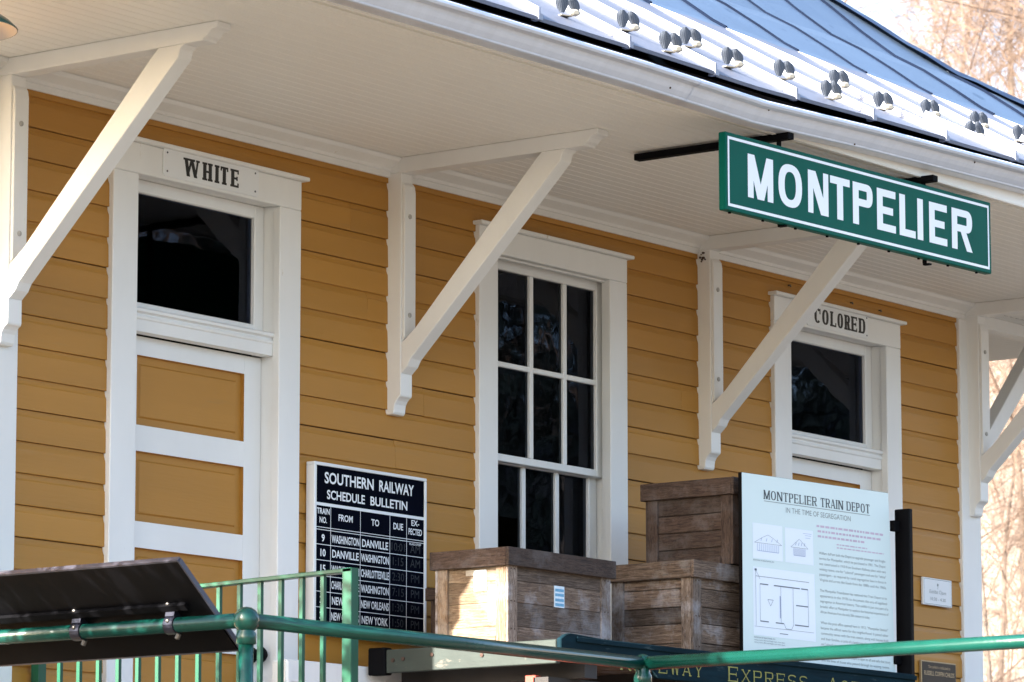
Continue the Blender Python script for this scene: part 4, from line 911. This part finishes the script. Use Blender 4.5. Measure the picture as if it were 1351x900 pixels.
# ================================================================== UNSEEN SHRUB added at the platform's left end to shade the pipe rail
s = thing('shade_bush', (8.3, -.82, -1.3), 'dense unseen evergreen bush, added past the left end of the platform to shade the pipe railing', 'bush')
rs_ = random.Random(5); b = MB()
for k in range(6): a = k*1.05; b.tube([(8.3, -.82, -1.35), (8.3+.08*math.cos(a), -.82+.08*math.sin(a), 0), (8.3+.28*math.cos(a), -.82+.28*math.sin(a), 1.6), (8.3+.34*math.cos(a), -.82+.34*math.sin(a), 2.7)], [.05, .04, .025, .008], 6)
b.build('stem', M['bark'], s); b = MB()
for k in range(9000):
    z = rs_.uniform(-1.1, 3.2); t = (z+1.2)/4.4; R_ = .60*min(1, math.sin(math.pi*min(.97, .12+.62*t))*1.15)*(1 if z < 2.6 else max(.25, 1-(z-2.6)*.9))
    a = rs_.uniform(0, 6.283); q = R_*math.sqrt(rs_.uniform(.25, 1))*rs_.uniform(.85, 1.08); c = Vector((8.3+q*math.cos(a), -.82+q*math.sin(a), z))
    u = Vector((rs_.uniform(-1, 1), rs_.uniform(-1, 1), rs_.uniform(-1, 1))).normalized(); v = u.cross(Vector((rs_.uniform(-1, 1), rs_.uniform(-1, 1), rs_.uniform(-1, 1)))).normalized()
    b.quad(c-u*.035, c+v*.022, c+u*.035, c-v*.022)
b.build('foliage', M['leaf'], s)

# ================================================================== TREES
def make_tree(seed, H, r0, spread=1.0, twiggy=1.0):
    rnd = random.Random(seed); tr = MB(); cr = MB()
    def seg(mb, pts, rs, n): mb.tube(pts, rs, n, caps=False)
    def branch(p, dvec, length, r, level):
        k = 4 if level < 2 else 3 if level < 3 else 2; pts = [p]; d = dvec.normalized(); q = p
        for i in range(k):
            d = (d+Vector((rnd.uniform(-1, 1), rnd.uniform(-1, 1), rnd.uniform(-.5, .9)))*(.16 if level < 2 else .28)).normalized(); q = q+d*(length/k); pts.append(q)
        rs = [max(r*(1-.72*i/k), .0030 if level > 2 else .008) for i in range(k+1)]; seg(tr if level == 0 else cr, pts, rs, 8 if level == 0 else 5 if level == 1 else 3)
        if level >= 4: return
        nchild = (0, 8, 7, 6)[level] if level else 14
        if level == 3: nchild = int(5*twiggy)
        for c in range(nchild):
            t = rnd.uniform(.30 if level == 0 else .2, 1.0); f = t*k; i = min(int(f), k-1); b0 = pts[i].lerp(pts[i+1], f-i); dd = (pts[i+1]-pts[i]).normalized()
            a = rnd.uniform(0, 2*math.pi); side = dd.orthogonal().normalized(); side.rotate(Matrix.Rotation(a, 3, dd))
            ang_ = math.radians(rnd.uniform(30, 65)); nd = (dd*math.cos(ang_)+side*math.sin(ang_)*spread+Vector((0, 0, .12))).normalized()
            branch(b0, nd, length*rnd.uniform(.36, .58)*(1.15-.5*t if level == 0 else 1), rs[i]*rnd.uniform(.26, .44), level+1)
    branch(Vector((0, 0, -.3)), Vector((rnd.uniform(-.08, .08), rnd.uniform(-.08, .08), 1)), H*.86, r0*.62, 0)
    return tr, cr
protos = []
for i, (H, r0, sp) in enumerate(((13, .20, 1.0), (15, .24, 1.3), (11, .15, 1.1), (17, .26, 1.3))):
    tr, cr = make_tree(11+i*7, H, r0, sp); t = thing('bare_tree', (0, 0, 0), 'x', 'tree')
    tr.build('trunk', M['bark'], t, origin=(0, 0, 0), smooth=True); cr.build('crown', M['twig'], t, origin=(0, 0, 0)); protos.append(t)
def make_pine(seed, H):
    rnd = random.Random(seed); tr = MB(); cr = MB(); tr.tube([(0, 0, -.3), (.05, 0, H*.5), (0, 0, H)], [.22, .14, .02], 8, caps=False)
    for k in range(5200):
        t = rnd.random()**.75; z = H*(.12+.88*t); R_ = (1-t)**.8*H*.24+.15; a = rnd.choice(range(9))*.7+int(z*1.3)*.9+rnd.gauss(0, .22); q = R_*math.sqrt(rnd.uniform(.08, 1))
        c = Vector((q*math.cos(a), q*math.sin(a), z-q*.22+rnd.gauss(0, .08))); u = Vector((math.cos(a), math.sin(a), rnd.uniform(-.5, .1))).normalized(); v = u.cross(Vector((rnd.uniform(-1, 1), rnd.uniform(-1, 1), 1.0))).normalized()
        cr.quad(c-u*.28, c+v*.10, c+u*.28, c-v*.10)
    return tr, cr
pines = []
for i, H in enumerate((17, 14)):
    tr, cr = make_pine(40+i, H); t = thing('pine_tree', (0, 0, 0), 'x', 'tree'); tr.build('trunk', M['bark'], t, origin=(0, 0, 0)); cr.build('crown', M['needle'], t, origin=(0, 0, 0)); pines.append(t)
PL = ['first dark pine across the tracks, leftmost of the row mirrored in the panes', 'second dark pine of the mirrored row', 'third dark pine of the mirrored row', 'fourth dark pine of the mirrored row', 'fifth dark pine of the mirrored row', 'sixth dark pine of the mirrored row', 'seventh dark pine of the mirrored row', 'last dark pine of the mirrored row']
for i, lab in enumerate(PL):
    o = pines[i] if i < 2 else copy_tree(pines[i % 2]); a = math.radians(104+i*2.3); dist = (62, 70, 58, 74, 64, 60, 72, 66)[i]; x, y = dist*math.sin(a), -10.4+dist*math.cos(a)
    sc = (.85, .95, .70, .9, .78, .66, .85, .75)[i]; o.location = (x, y, gh(x, y)); o.rotation_euler = (0, 0, i*.9); o.scale = (sc, sc, sc); o['label'] = lab; o['group'] = 'pines across the tracks'; o['category'] = 'tree'
used = [False]*4
# (bearing from the camera in degrees clockwise from +Y, distance, proto, scale)
TR = [(56.9, 66, 1, 1.15, 'forked bare tree rising just right of the roof hip'), (61.2, 62, 3, 1.15, 'tall bare tree at the top right, its limbs spread against the sky'), (59.5, 92, 0, .6, 'pale thin bare tree behind the tall one at the top right'),
 (59.6, 115, 3, .8, 'far tall bare tree, its fine crown against the sky at the top right'), (61.4, 60, 1, .95, 'bare tree standing nearest past the right eave'), (60.0, 57, 2, .62, 'low bare sapling between brace and corner board'),
 (60.9, 66, 0, .55, 'small bare tree low on the slope by the lower brace'), (59.4, 76, 2, .6, 'slim bare tree close beside the corner board'), (60.5, 88, 1, .7, 'far bare tree halfway up the slope, behind the sapling'), (61.8, 96, 0, .9, 'bare tree high on the slope at the far right edge'),
 (59.8, 67, 0, .42, 'brushy young tree under the eave at the right'), (60.7, 52, 2, .5, 'thin bare sapling lowest at the right edge'),
 (59.3, 58, 2, .7, 'crooked small bare tree showing between the corner board and the lower brace'), (60.2, 68, 1, .55, 'straight young bare tree low beside the right corner'), (58.9, 84, 2, .75, 'bushy pale bare tree under the long limb at the top right'), (60.6, 80, 2, 1.1, 'bushy bare tree at the right edge, level with the lower brace'), (61.1, 80, 3, .7, 'grey bare tree upslope at the right edge, above the pipe rail'),
 (60.1, 98, 3, .75, 'distant bare tree on the skyline past the right eave'),
 (120.5, 74, 2, 1.3, 'bushy bare tree across the tracks, behind the mirrored row at its left'), (124, 78, 1, 1.1, 'far bare tree across the tracks, behind the middle of the mirrored row'), (126.3, 72, 2, 1.4, 'bushy bare tree across the tracks, behind the middle of the mirrored row'), (128.5, 76, 0, 1.2, 'far bare tree across the tracks, behind the right of the mirrored row'), (131, 70, 2, 1.3, 'bushy bare tree across the tracks, at the right of the mirrored row'),
 (119, 58, 1, .95, 'bare tree across the tracks, leftmost bare one mirrored in the panes'), (122.5, 66, 3, .9, 'second bare tree across the tracks, mirrored in the panes'), (125.2, 57, 0, 1.0, 'third bare tree across the tracks, mirrored in the panes'), (127.3, 64, 1, 1.0, 'fourth bare tree across the tracks, mirrored in the panes'), (129.6, 60, 3, .85, 'fifth bare tree across the tracks, mirrored in the panes'), (132.4, 62, 0, 1.1, 'last bare tree across the tracks, mirrored in the panes')]
for i, (bea, dist, k, sc, lab) in enumerate(TR):
    if bea > 100: bea = 112+(bea-126)*.75; sc *= 1.2
    a = math.radians(bea); x, y = dist*math.sin(a), -10.4+dist*math.cos(a)
    o = protos[k] if not used[k] else copy_tree(protos[k]); used[k] = True
    o.location = (x, y, gh(x, y)); o.rotation_euler = (0, 0, i*1.7); o.scale = (sc, sc, sc)
    o['label'] = lab; o['group'] = 'bare trees across the tracks' if bea > 100 else 'bare trees behind the depot'; o['category'] = 'tree'
